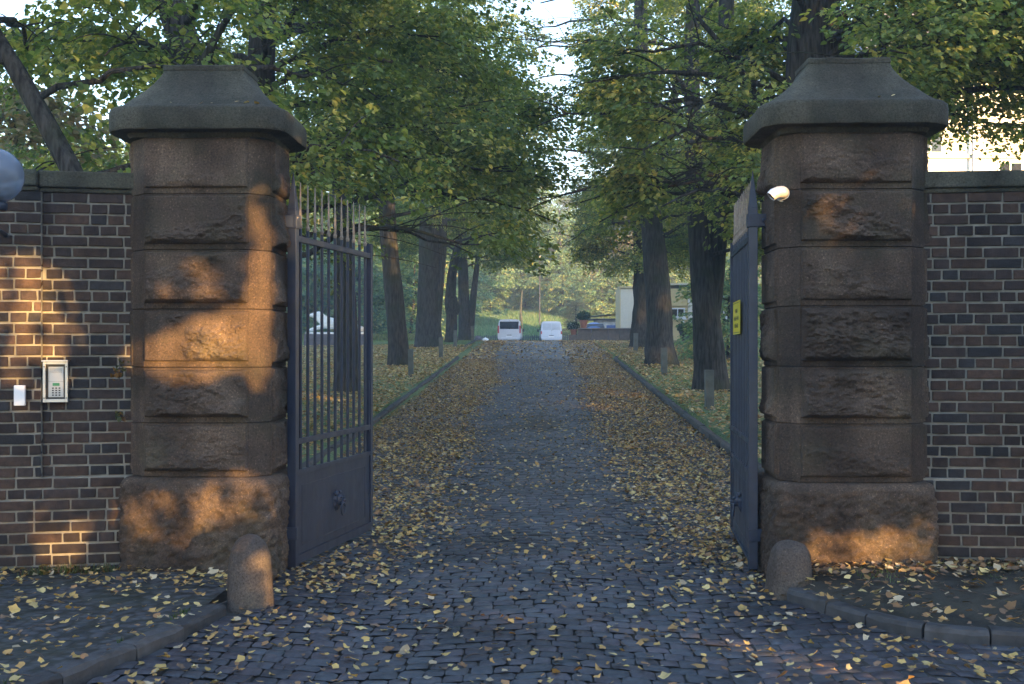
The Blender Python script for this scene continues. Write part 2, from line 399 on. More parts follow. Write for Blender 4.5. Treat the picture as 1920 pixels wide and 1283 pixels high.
kerb('kerb', [(2.75, y) for y in np.arange(9.6, 41.5, .6)] + [(2.85, 42.2), (3.2, 43.5), (3.6, 46), (4.0, 50)], .12, -.06, .10, -1, .9, True)
kerb('kerb', [(-4.4, 45.2), (-3.5, 45.8), (-3.3, 47.5)] + [(-3.3, y) for y in np.arange(49, 64, .8)], .12, -.04, .14, 1, .9, True)

# ------------------------------------------------------------------ gate pillars
def rock_panel(mb, w_, h_, depth, frame, seed, nx, nz, amp):
    """rock-faced boss: w_ x h_, standing `depth` proud; frame maps (u,v,out) to world"""
    u = np.linspace(-.5, .5, nx); v = np.linspace(-.5, .5, nz); U, V = np.meshgrid(u, v, indexing='ij')
    eu = np.minimum(1, (.5 - np.abs(U)) * w_ / .035); ev = np.minimum(1, (.5 - np.abs(V)) * h_ / .03)
    e = np.clip(np.minimum(eu, ev), 0, 1)
    ed = np.sqrt(e)
    rr = np.random.RandomState(seed); H = np.full(U.shape, 9.0)
    for k in range(9):                                                   # chiselled planes
        cu, cv = rr.uniform(-.45, .45, 2); a, b_ = rr.uniform(-.28, .28), rr.uniform(-.38, .38)
        H = np.minimum(H, rr.uniform(.55, 1.15) * amp + a * (U - cu) * w_ * .5 + b_ * (V - cv) * h_ * .6)
    Pn = np.stack([U * w_ * 7, V * h_ * 11, U * 0 + seed * 3.7], -1)
    H = H + amp * .45 * fbm(Pn * .8, 6, seed, .6) + amp * .5 * np.maximum(0, vnoise(Pn * .6 + 5, seed + 3)) 
    H = H + amp * .2 * fbm(Pn * 3.1, 3, seed + 8, .7) + amp * .55 * np.clip(.15 - V, 0, .5) * 2
    H = np.clip(H, .002, amp * 2.2)
    O = depth * np.clip(e * 4, 0, 1) + H * ed * np.clip(e * 1.3, 0, 1)
    G = frame(U * w_, V * h_, O); mb.grid(G)
def rounded_section(hx, hy, r, n=4):
    pts = []
    for cx, cy, a0 in ((hx - r, -hy + r, -90), (hx - r, hy - r, 0), (-hx + r, hy - r, 90), (-hx + r, -hy + r, 180)):
        for k in range(n + 1):
            a = R(a0 + 90 * k / n); pts.append((cx + r * math.cos(a), cy + r * math.sin(a)))
    return np.array(pts)
def densify(P, seglen):
    out = []
    n = len(P)
    for i in range(n):
        a, b = P[i], P[(i + 1) % n]; k = max(1, int(np.linalg.norm(b - a) / seglen))
        for j in range(k): out.append(a + (b - a) * j / k)
    return np.array(out)
def pillar(label, cx, cy, hx, levels, zbase, capz, seed, lab_side):
    t = thing('gate_pillar', label, 'pillar', (cx, cy, 0))
    hy = .37; c = .125
    # plinth
    px, py = hx + .055, hy + .055
    ang = densify(rounded_section(px, py, .10, 5), .013); m = len(ang)
    zs = np.concatenate([np.linspace(-.08, zbase - .07, 62), zbase - .07 + .07 * np.sin(np.linspace(.15, 1, 7) * math.pi / 2)])
    ins = np.concatenate([np.zeros(62), .07 * (1 - np.cos(np.linspace(.15, 1, 7) * math.pi / 2))])
    G = np.zeros((m, len(zs), 3)); nrm = ang / np.linalg.norm(ang / np.array([px, py]), axis=1)[:, None]
    N2 = np.stack([np.sign(ang[:, 0]) * (np.abs(ang[:, 0]) / px) ** 6, np.sign(ang[:, 1]) * (np.abs(ang[:, 1]) / py) ** 6], -1); N2 /= np.linalg.norm(N2, axis=1)[:, None]
    for k, (z, i_) in enumerate(zip(zs, ins)):
        P3 = np.stack([ang[:, 0], ang[:, 1], np.full(m, z)], -1)
        dsp = .014 * fbm(P3 * 6 + seed, 3, seed) + .016 * fbm(P3 * 22 + seed, 4, seed + 4, .75)
        dsp = dsp * np.clip((zbase - z) / .1, .15, 1) - i_
        G[:, k, 0] = ang[:, 0] + N2[:, 0] * dsp; G[:, k, 1] = ang[:, 1] + N2[:, 1] * dsp; G[:, k, 2] = z
    mb = MB(); mb.grid(G, closed_u=True); V = G[:, -1]; mb.add(np.vstack([V, V.mean(0)]), [(i, (i + 1) % m, m) for i in range(m)])
    mb.build('plinth', M_stone, t, smooth=True)
    oct_ = lambda i: np.array([(hx - c, -hy + i), (hx - i, -hy + c), (hx - i, hy - c), (hx - c, hy - i), (-hx + c, hy - i), (-hx + i, hy - c), (-hx + i, -hy + c), (-hx + c, -hy + i)])
    for k in range(len(levels) - 1):
        z1, z0 = levels[k], levels[k + 1]; mb = MB()
        prof = [(z0 + .001, .008), (z0 + .006, .0), (z1 - .007, .0), (z1 - .001, .008)]
        G = np.stack([np.stack([oct_(i)[:, 0], oct_(i)[:, 1], np.full(8, z)], -1) for z, i in prof], 1)
        mb.grid(G, closed_u=True); mb.add(G[:, 0], [tuple(range(8))[::-1]]); mb.add(G[:, -1], [tuple(range(8))])
        zc = (z0 + z1) / 2 + .014; hh = (z1 - z0) - .058; ww = 2 * (hx - c) - .01; dd = 2 * (hy - c) - .02; sd = seed * 50 + k * 7
        front = lambda u, v, o: np.stack([u, -hy - o + .001, zc + v], -1)
        rock_panel(mb, ww, hh, .030, front, sd, 100, 52, [.030, .060, .045, .058, .048, .034][k % 6])
        rgt = lambda u, v, o: np.stack([hx + o - .001, u, zc + v], -1)
        rock_panel(mb, dd, hh + .02, .030, rgt, sd + 1, 60, 40, .036)
        lft = lambda u, v, o: np.stack([-hx - o + .001, -u, zc + v], -1)
        rock_panel(mb, dd, hh + .02, .024, lft, sd + 2, 60, 40, .030)
        bck = lambda u, v, o: np.stack([-u, hy + o - .001, zc + v], -1)
        rock_panel(mb, ww, hh, .02, bck, sd + 3, 60, 30, .035)
        # margin grooves: shallow raised fillets each side of the front boss and on the flanks
        for sx in (-1, 1):
            mb.box(sx * hx - .007 if sx > 0 else -hx - .007, sx * hx + .007 if sx > 0 else -hx + .007, -hy + c - .005, -hy + c + .008, z0 + .012, z1 - .012)
        tv = np.random.RandomState(sd + 9).uniform(.78, 1.18)
        for cc_ in mb.c: cc_[:, :3] = (tv, tv * .98, tv * .96)
        mb.build('stone_block', M_stone, t, smooth=True, auto=40)
    # cap
    zs0, zs1, zt = capz
    top = levels[0]
    rings = [(hx - .03, hy - .03, .07, top - .004), (hx + .005, hy + .005, .10, top), (hx + .02, hy + .02, .11, top + .03), (hx + .035, hy + .035, .12, zs0 - .002)]
    ox, oy = hx + .145, hy + .13
    rings += [(ox - .03, oy - .03, .20, zs0 - .001), (ox - .008, oy - .008, .215, zs0), (ox, oy, .22, zs0 + .014), (ox, oy, .22, zs1 - .045), (ox - .006, oy - .006, .22, zs1 - .02), (ox - .024, oy - .024, .21, zs1 - .004), (ox - .06, oy - .06, .19, zs1 + .008)]
    tx, ty = .29, .20; H = zt - .04 - zs1
    for k in range(1, 10):
        s_ = k / 9; f = (1 - s_) ** 1.4
        rings.append((tx + (ox - .06 - tx) * f, ty + (oy - .06 - ty) * f, .02 + .17 * f, zs1 + .008 + (H - .008) * s_))
    rings += [(tx + .004, ty + .004, .015, zt - .037), (tx + .004, ty + .004, .015, zt - .006), (tx - .004, ty - .004, .012, zt)]
    G = []
    for hx_, hy_, r_, z in rings:
        P = rounded_section(hx_, hy_, r_, 6)
        # same count along straight edges
        Q = []
        n = len(P)
        for i in range(n):
            a, b = P[i], P[(i + 1) % n]; kk = 10 if (i % 7) == 6 else 1
            for j in range(kk): Q.append(a + (b - a) * j / kk)
        G.append([(x, y, z) for x, y in Q])
    G = np.array(G).transpose(1, 0, 2)
    G = G + .004 * np.stack([fbm(G * 9 + s * 7, 3, seed + s) for s in (1, 2, 3)], -1)
    mb = MB(); mb.grid(G, closed_u=True)
    for e in (0, -1):
        V = G[:, e]; mb.add(np.vstack([V, V.mean(0)]), [(i, (i + 1) % len(V), len(V)) for i in range(len(V))])
    mb.build('cap', M_cap, t, smooth=True, auto=35)
    return t
PL = pillar('left stone gate pillar lit by the low sun, beside the intercom wall', -2.405, 8.17, .495, [3.115, 2.718, 2.325, 1.909, 1.500, 1.110, .731], .731, (3.153, 3.324, 3.668), 1, -1)
PR = pillar('right stone gate pillar in shade with a silver pipe elbow on its corner', 2.19, 8.17, .51, [3.13, 2.737, 2.336, 1.927, 1.507, 1.110, .705], .705, (3.17, 3.342, 3.69), 2, 1)

# guard stones at the pillar feet
def guard(label, x, y, r, h, lean):
    prof = [(r * 1.12, -.08), (r * 1.08, 0), (r * 1.02, h * .3), (r * .98, h * .55)]
    for k in range(1, 11):
        a = k / 10 * math.pi / 2; prof.append((r * .96 * math.cos(a) ** .8 if k < 10 else 0, h * .58 + h * .42 * math.sin(a)))
    mb = MB(); mb.lathe(prof, 40); V = mb.v[0]; V += .006 * np.stack([fbm(V * 9 + s * 3 + x, 4, s) for s in range(3)], -1)
    o = mb.build('guard_stone', M_guard, smooth=True); o.location = (x, y, 0); o.rotation_euler = (0, lean, 0)
    return tag(o, label, 'guard stone', 'guard stones at the pillar feet')
guard('domed granite guard stone before the left pillar, half lit by warm sun', -1.83, 7.06, .138, .455, R(-1))
guard('shorter domed granite guard stone before the right pillar on the verge corner', 1.665, 7.5, .145, .36, R(1))

# ------------------------------------------------------------------ brick walls
def brick_wall(label, x0, y0, ang, length, sgn, ztop, seed, cat='wall'):
    """wall starting at (x0,y0), running away from the gate (direction sgn*x), with a recessed panel, a pier and a coping"""
    t = thing('brick_wall', label, cat, (x0, y0, 0), ang)
    rr = np.random.RandomState(seed); mbB = MB(); mbM = MB(); P = .0775; J = .0145
    nrow = int((ztop + .05) / P); PIER0 = .66 if sgn < 0 else .80
    z = ztop
    for k in range(nrow + 1):
        z1 = ztop - k * P; z0 = z1 - P + J
        if z1 < -.12: break
        low = z1 < .73; head = k % 2
        x = -(.06 if head else .12) - rr.uniform(0, .02) - (.06 if (k % 4) == 1 else 0)
        while x < length:
            wdt = (.118 if (head and rr.rand() < .9) or (not head and rr.rand() < .18) else .243)
            a, b = x, x + wdt - J; x += wdt
            segs = [(a, b)]
            if a < PIER0 < b and not low: segs = [(a, PIER0 - .001), (PIER0 + .001, b)]
            for (p, q) in segs:
                if q < 0 or q - p < .012: continue
                p = max(p, 0)
                out = .009 + (.055 if (low or (p + q) / 2 > PIER0) else 0) + rr.uniform(-.003, .003)
                base = np.array([.075, .052, .046]) if rr.rand() < .45 else (np.array([.115, .07, .052]) if rr.rand() < .75 else np.array([.05, .045, .048]))
                c = base * np.array([.86, .84, .80]) * rr.uniform(.4, .66)
                xa, xb = (p, q) if sgn > 0 else (-q, -p)
                mbB.box(xa, xb, -out, .05, z0 + rr.uniform(-.0015, .0015), z1 + rr.uniform(-.0015, .0015), col=c, jit=.0022)
    def S(a, b): return (a, b) if sgn > 0 else (-b, -a)
    a, b = S(0, PIER0); mbM.box(a, b, .004, .36, -.2, ztop)
    a, b = S(PIER0, length); mbM.box(a, b, -.051, .362, -.2, ztop)
    a, b = S(0, PIER0); mbM.box(a, b, -.0505, .0035, -.2, .725)
    mbM.build('mortar', M_mortar, t); mbB.build('brickwork', M_brick, t, bevel=.004)
    cp = MB(); cx = 0
    while cx < length:
        ln = 1.0 if cx else PIER0 + .02
        a, b = S(cx + .002, min(cx + ln, length) - .002); o_ = 0 if cx == 0 else .055
        cp.box(a, b, -.045 - o_, .41, ztop + .035, ztop + .15, jit=.002); cp.box(a, b, -.022 - o_, .385, ztop + .002, ztop + .0345); cx += ln
    cp.build('coping', M_cap, t, bevel=.012)
    return t
WL = brick_wall('dark brick wall left of the gate, warm sun on it, carrying the intercom', -2.86, 7.965, R(12), 9.0, -1, 2.735, 5)
WR = brick_wall('shaded dark brick wall running right from the right pillar', 2.66, 7.97, R(-5), 9.0, 1, 2.725, 6)

# ------------------------------------------------------------------ things on the left wall
def on_wall_left(s, out=0):          # s metres along the wall from its start; returns world x, y
    a = R(12); return (-2.86 - s * math.cos(a) + out * math.sin(a), 7.965 - s * math.sin(a) - out * math.cos(a))
# intercom
x, y = on_wall_left(.565, .012)
t = thing('intercom', 'steel framed door intercom with keypad and green display on the left wall', 'intercom', (x, y, 1.255), R(12))
mb = MB(); W_, H_, D_ = .083, .285, .07
mb.box(-W_, -W_ + .018, -.045, 0, 0, H_); mb.box(W_ - .018, W_, -.045, 0, 0, H_)
mb.box(-W_ + .0185, W_ - .0185, -.045, 0, 0, .022); mb.box(-W_ - .004, W_ + .004, -D_, 0, H_ + .0005, H_ + .012); mb.box(-W_ + .019, W_ - .019, -.045, 0, H_ - .018, H_ - .0005)
mb.build('housing', M_silver, t, bevel=.0015)
mb = MB(); mb.box(-W_ + .019, W_ - .019, -.012, -.0005, .0225, H_ - .0185); mb.build('backing', M_black, t)
mb = MB(); mb.box(-.051, .051, -.020, -.0125, .035, .250); mb.build('panel', simple('panel_steel', (.45, .45, .45), .35, .2, .05), t, bevel=.002)
mb = MB(); mb.box(-.022, .024, -.0225, -.0202, .115, .135); mb.build('display', simple('green_display', (.03, .22, .09), .3), t)
kp = MB()
for i in range(4):
    for j in range(3): kp.box(-.026 + j * .022, -.014 + j * .022, -.0235, -.0202, .045 + i * .0165, .054 + i * .0165)
kp.build('keypad', M_black, t, bevel=.001)
sp = MB()
for i in range(7):
    for j in range(11): sp.box(-.040 + j * .0075, -.0375 + j * .0075, -.0208, -.0202, .207 + i * .005, .2095 + i * .005)
sp.build('speaker_grille', M_black, t)
mb = MB(); mb.box(-.051, .051, -.0204, -.0201, .144, .1452); mb.build('seam', M_black, t)
sc_ = MB()
for xx in (-1, 1):
    for zz in (.03, .25): sc_ = MB(); sc_.lathe([(0, .003), (.004, .002), (.005, 0)], 10, Matrix.Translation((xx * .074, -.0455, zz)) @ Matrix.Rotation(R(90), 4, 'X')); sc_.build('screw_head', M_black, t)
# white box on the pier
x, y = on_wall_left(.790, .075)
mb = MB(); mb.box(-.037, .037, -.035, 0, 0, .142); o = mb.build('sensor_box', M_white, bevel=.006); o.location = (x, y, 1.235); o.rotation_euler = (0, 0, R(12))
tag(o, 'small blank white box on the brick pier left of the intercom', 'sensor box')
# globe lamp
gx, gy, gz = -3.44, 7.0, 2.725
t = thing('globe_lamp', 'bluish grey globe lamp cut by the left edge of the picture', 'lamp', (gx, gy, gz))
mg, tt, b = nodes('smoked_globe'); b.inputs['Base Color'].default_value = (.20, .235, .30, 1); b.inputs['Roughness'].default_value = .18
b.inputs['Transmission Weight'].default_value = .35; b.inputs['IOR'].default_value = 1.3
mb = MB(); rG = .175
mb.lathe([(rG * math.sin(a), -rG * math.cos(a)) for a in np.linspace(.0, math.pi, 28)], 40); mb.build('globe', mg, t, smooth=True)
mb = MB(); mb.lathe([(.0, -.22), (.07, -.22), (.075, -.175), (.06, -.16)], 24)
mb.tube([(0, 0, -.2), (-.02, .05, -.27), (-.15, .3, -.30), (-.28, .72, -.30)], .018, 10); mb.build('bracket', M_metal, t, smooth=True)
# ivy sprigs growing from the joint between wall and pillar
def leaf_geo(P, axis, nrm, size):
    """P, axis, nrm (n,3); folded six-point leaf, two quads"""
    axis = axis / (np.linalg.norm(axis, axis=1)[:, None] + 1e-9)
    side = np.cross(nrm, axis); side /= np.linalg.norm(side, axis=1)[:, None] + 1e-9
    nn = np.cross(axis, side)
    sh = np.array([(0, 0, 0), (.28, .42, .10), (.72, .33, .10), (1.05, 0, -.04), (.72, -.33, .10), (.28, -.42, .10)])
    size = np.asarray(size).reshape(-1, 1, 1)
    V = P[:, None] + size * (axis[:, None] * sh[None, :, 0:1] + side[:, None] * sh[None, :, 1:2] + nn[:, None] * sh[None, :, 2:3])
    n = len(P); F = np.array([(0, 1, 2, 3), (0, 3, 4, 5)])[None] + (np.arange(n) * 6)[:, None, None]
    return V.reshape(-1, 3), F.reshape(-1, 4)
def palette_cols(n, pal, rr, var=.25):
    pal = np.array([p[:3] for p in pal]); return pal, None
def pick_cols(n, pal, wts, rr, var=.25):
    pal = np.array(pal); i = rr.choice(len(pal), n, p=np.array(wts) / sum(wts)); c = pal[i] * rr.uniform(1 - var, 1 + var, (n, 1))
    return np.repeat(c, 6, 0)
def sprig(label, pos, length, n, seed, down=True):
    rr = np.random.RandomState(seed); t_ = rr.uniform(0, 1, n)
    P = np.array(pos) + np.stack([-t_ * length * .25 + rr.normal(0, .018, n), rr.uniform(-.06, -.01, n), (-t_ if down else t_ * .1 - .05) * length + rr.normal(0, .015, n)], -1)
    ax = rr.normal(0, 1, (n, 3)); nr = rr.normal(0, .6, (n, 3)) + np.array([0, -1, .5])
    V, F = leaf_geo(P, ax, nr, rr.uniform(.02, .045, n)); mb = MB(); mb.add(V, F, pick_cols(n, [(.12, .11, .03), (.2, .1, .03), (.07, .08, .03)], [3, 2, 3], rr))
    p0 = np.array(pos); mb.tube([p0, p0 + [-.03, -.02, -.3 * length], p0 + [-length * .2, -.03, (-.9 if down else -.05) * length]], .003, 5, col=(.06, .04, .03))
    return tag(mb.build('wall_plant', M_leaf), label, 'plant', 'small plants in the wall joint')
x, y = on_wall_left(.03, .03)
sprig('dry brownish plant hanging where the left wall meets the pillar, above the other sprig', (-2.90, 7.78, 1.56), .17, 26, 3)
sprig('small green sprig reaching sideways from the left wall joint, lower of the two', (-2.90, 7.78, 1.16), .14, 14, 4, False)

# ------------------------------------------------------------------ gate leaves
def lion_head(parent, x, z, s, face):
    """small cast lion head with a ring, standing proud of the panel in local -y*face"""
    mb = MB(); n = 30
    th = np.linspace(0, math.pi, 18); ph = np.linspace(0, 2 * math.pi, n, endpoint=False)
    T_, F_ = np.meshgrid(ph, th, indexing='ij')
    X = np.cos(T_) * np.sin(F_); Zz = np.sin(T_) * np.sin(F_); Y = np.cos(F_)
    mane = 1 + .14 * np.sin(T_ * 9) * np.sin(F_) ** 2
    G = np.stack([X * .052 * s * mane, -Y * .03 * s, Zz * .066 * s * mane], -1); mb.grid(G, closed_u=True)
    for (cx, cz, rx, ry, rz, cy) in ((0, .005, .032, .03, .038, -.025), (0, -.018, .018, .026, .016, -.045), (-.014, .022, .009, .01, .008, -.05), (.014, .022, .009, .01, .008, -.05), (0, .0, .008, .02, .014, -.055), (-.036, .045, .012, .012, .014, -.02), (.036, .045, .012, .012, .014, -.02)):
        G = np.stack([cx * s + X * rx * s, cy * s + Y * ry * s, cz * s + Zz * rz * s], -1); mb.grid(G, closed_u=True)
    a = np.linspace(0, 2 * math.pi, 25); ring = np.stack([.034 * s * np.sin(a), -.055 * s + 0 * a, -.055 * s + .04 * s * np.cos(a)], -1)
    mb.tube(ring, .006 * s, 8, cap=False)
    for V in mb.v: V[:, 1] *= face; V += np.array([x, 0, z])
    mb.build('lion_head_knocker', M_metal, parent, smooth=True)
def gate(label, hinge, free, sign_side):
    hx_, hy_ = hinge; dx, dy = free[0] - hx_, free[1] - hy_; L_ = math.hypot(dx, dy); ang = math.atan2(dy, dx)
    t = thing('gate_leaf', label, 'gate', (hx_, hy_, 0), ang)    # local +x runs from hinge to free end
    face = 1 if sign_side > 0 else -1                               # which local y side faces the opening
    mb = MB(); mb.box(-.033, .033, -.033, .033, .02, 2.66); mb.add(*pyr(0, 0, 2.66, .033, .033, .30)); mb.box(-.042, .042, -.042, .042, 2.52, 2.62)
    mb.build('hinge_post', M_metal, t, bevel=.003)
    mb = MB(); mb.box(L_ - .05, L_, -.025, .025, .06, 2.56); mb.box(L_ - .064, L_ - .0505, -.014, .014, .9, 1.35); mb.build('closing_stile', M_metal, t, bevel=.003)
    for z, h in ((2.43, .045), (.92, .04), (.69, .035)):
        mb = MB(); mb.box(.0335, L_ - .0505, -.02, .02, z, z + h); mb.build('rail', M_metal, t, bevel=.002)
    n = 11; xs = np.linspace(.033 + .10, L_ - .05 - .09, n)
    for k, xx in enumerate(xs):
        mb = MB(); mb.tube([(xx, 0, .726), (xx, 0, 2.53)], .0130, 8); b = mb.build('bar', M_metal, t, smooth=True)
        mb = MB()
        sec = [(2.53, .013, .013), (2.545, .017, .017), (2.555, .017, .017), (2.565, .011, .011), (2.60, .011, .010), (2.615, .022, .008), (2.63, .021, .008), (2.68, .016, .007), (2.78, .010, .006), (2.87, .006, .005), (2.885, .001, .001)]
        G = np.array([[(xx + math.cos(a) * rx, math.sin(a) * ry, z) for z, rx, ry in sec] for a in np.arange(8) / 8 * 2 * math.pi]); mb.grid(G, closed_u=True)
        mb.build('spearhead', M_spear, b, smooth=False)
    mb = MB(); mb.box(.0335, L_ - .0505, -.008, .008, .075, .6895)
    for (a, b_, c_, d) in ((.14, L_ - .16, .15, .157), (.14, L_ - .16, .60, .607)): mb.box(a, b_, -.0115, .0115, c_, d)
    for xx in (.14, L_ - .167): mb.box(xx, xx + .007, -.0112, .0112, .1575, .5995)
    mb.build('sheet_panel', M_metal, t, bevel=.001)
    mb = MB(); mb.box(.0335, L_ - .0505, -.022, .022, .05, .0745); mb.box(.0335, L_ - .0505, -.03, -.0225, .035, .10); mb.build('bottom_rail', M_metal, t)
    lion_head(t, L_ * .5, .40, 1.25, face)
    return t, L_, ang
def pyr(x, y, z, hx, hy, h):
    V = [(x - hx, y - hy, z), (x + hx, y - hy, z), (x + hx, y + hy, z), (x - hx, y + hy, z), (x, y, z + h)]
    return V, [(0, 1, 4), (1, 2, 4), (2, 3, 4), (3, 0, 4), (3, 2, 1, 0)]
GL, LL, AL = gate('left iron gate leaf standing open, its bars seen from the side', (-1.82, 8.25), (-1.50, 9.92), 1)
GR, LR, AR = gate('right iron gate leaf folded back edge-on, carrying the yellow sign', (1.565, 8.25), (1.705, 9.9), -1)
def on_gate(gt, ang, s, out, z):
    return (gt.location.x + s * math.cos(ang) - out * math.sin(ang), gt.location.y + s * math.sin(ang) + out * math.cos(ang), z)
for gt, px_, lab in ((GL, -1.83, 'left'), (GR, 1.585, 'right')):
    sx = -1 if px_ < 0 else 1
    for z in (2.57, .27):
        mb = MB(); mb.box(*sorted((0 - sx * .036, sx * .16)), -.0445, .0445, z - .045, z + .045)
        mb.lathe([(0, .012), (.012, .01), (.015, 0)], 8, Matrix.Translation((sx * .07, -.0445, z)) @ Matrix.Rotation(R(90), 4, 'X'))
        o = mb.build('hinge_strap', M_metal, gt, bevel=.003)
        M = gt.matrix_basis.copy(); o.matrix_parent_inverse = Matrix.Identity(4)
        o.rotation_euler = (0, 0, -gt.rotation_euler.z)
# yellow sign on the right leaf (its printed lines are not legible in the photograph: marks only)
p = on_gate(GR, AR, .96, .03, 1.885)
t = thing('warning_sign', 'yellow rectangular notice with dark lines fixed to the right gate bars', 'sign', p, AR)
mb = MB(); mb.box(-.30, .30, -.0, .003, -.135, .135); mb.build('plate', simple('yellow_plate', (.62, .52, .03), .45, var=.06), t)
mb = MB()
for (a, b, c, d) in ((-.285, .285, .118, .123), (-.285, .285, -.123, -.118)): mb.box(a, b, .0032, .0042, c, d)
rr = np.random.RandomState(2)
for (z, w2) in ((.055, .10), (-.005, .19), (-.065, .15)):
    x = -w2
    while x < w2:
        wd = rr.uniform(.012, .03); mb.box(x, x + .006, .0032, .0042, z - .015, z + .018); mb.box(x + .0065, x + wd, .0032, .0042, z + rr.choice([-.015, .0, .014]) - .003, z + rr.choice([.004, .003])); x += wd + rr.uniform(.008, .02)
mb.build('lettering', M_black, t)
# silver pipe elbow with downward mouth on the right pillar corner
t = thing('pipe_elbow', 'shiny silver pipe elbow sticking out of the right pillar corner', 'pipe', (1.672, 7.86, 2.715)); t.scale = (.78, .78, .78)
Rb = .062
pth = [(.03, .16, 0)] ; 
for a in np.linspace(0, 1, 9):
    th = a * R(78); pth.append((-.0 - .105 * math.sin(th) * .9, -.06 - .02 * a, .0 - .105 * (1 - math.cos(th)) * .75))
pth = [(.045, .10, .0), (.04, .03, .0), (.035, -.03, 0.002), (.01, -.075, .004), (-.03, -.10, -.001), (-.07, -.11, -.018), (-.095, -.112, -.042)]
mb = MB(); mb.tube(pth, [.050, .050, .053, .053, .050, .049, .047], 24, cap=False)
mb.tube([(.038, .0, .0), (.037, -.012, .0)], .056, 24); mb.build('elbow_pipe', M_zinc, t, smooth=True, auto=50)
mb = MB(); mb.tube([(-.055, -.108, -.008), (-.088, -.111, -.034)], .044, 20); mb.build('pipe_mouth', M_black, t)
mb = MB(); mb.tube([(.042, .045, 0), (.042, .052, 0)], .068, 20); mb.build('flange', M_zinc, t)

# ------------------------------------------------------------------ trees
def bez(p0, p1, p2, n=7):
    t = np.linspace(0, 1, n)[:, None]; return (1 - t) ** 2 * p0 + 2 * t * (1 - t) * p1 + t * t * p2
def leaves_from_sprays(Cn, D, L, per, leaf, pal, wts, rr, droop=.25, flat=.35):
    n = len(Cn); N = n * per
    D = D / np.linalg.norm(D, axis=1)[:, None]
    S = np.cross(D, np.array([0, 0, 1.0])); S /= np.linalg.norm(S, axis=1)[:, None] + 1e-6
    UP = np.cross(S, D)
    t = rr.uniform(0, 1, (n, per)); sd = rr.uniform(-1, 1, (n, per))
    wdt = L[:, None] * .38 * np.sin(math.pi * np.clip(t * .9 + .12, 0, 1)) 
    P = Cn[:, None] + D[:, None] * (t * L[:, None])[..., None] + S[:, None] * (sd * wdt)[..., None] + UP[:, None] * rr.normal(0, .045, (n, per))[..., None]
    P[..., 2] -= droop * (t ** 2) * L[:, None] * .6 + .12 * sd ** 2 * L[:, None]
    ax = D[:, None] * .7 + S[:, None] * (np.sign(sd) * .9)[..., None] + rr.normal(0, .35, (n, per, 3)); ax[..., 2] -= .55
    nr = UP[:, None] + rr.normal(0, flat, (n, per, 3))
    sz = leaf * rr.uniform(.65, 1.25, N)
    V, F = leaf_geo(P.reshape(-1, 3), ax.reshape(-1, 3), nr.reshape(-1, 3), sz)
    # colour: mostly per spray, partly per leaf
    pal = np.array(pal); k = rr.choice(len(pal), n, p=np.array(wts) / sum(wts)); base = pal[k]
    k2 = rr.choice(len(pal), N, p=np.array(wts) / sum(wts)); cl = np.where(rr.rand(N, 1) < .55, np.repeat(base, per, 0), pal[k2]) * rr.uniform(.7, 1.3, (N, 1))
    return V, F, np.repeat(cl, 6, 0)
GREEN = [(.10, .150, .052), (.15, .21, .065), (.21, .27, .080), (.36, .37, .10), (.56, .49, .14)]
def seglen(A, B, P):
    """distance of points P from segment AB"""
    A = np.array(A, float); B = np.array(B, float); d = B - A; t = np.clip(((P - A) @ d) / d.dot(d), 0, 1); return np.linalg.norm(P - (A + t[:, None] * d), axis=1)
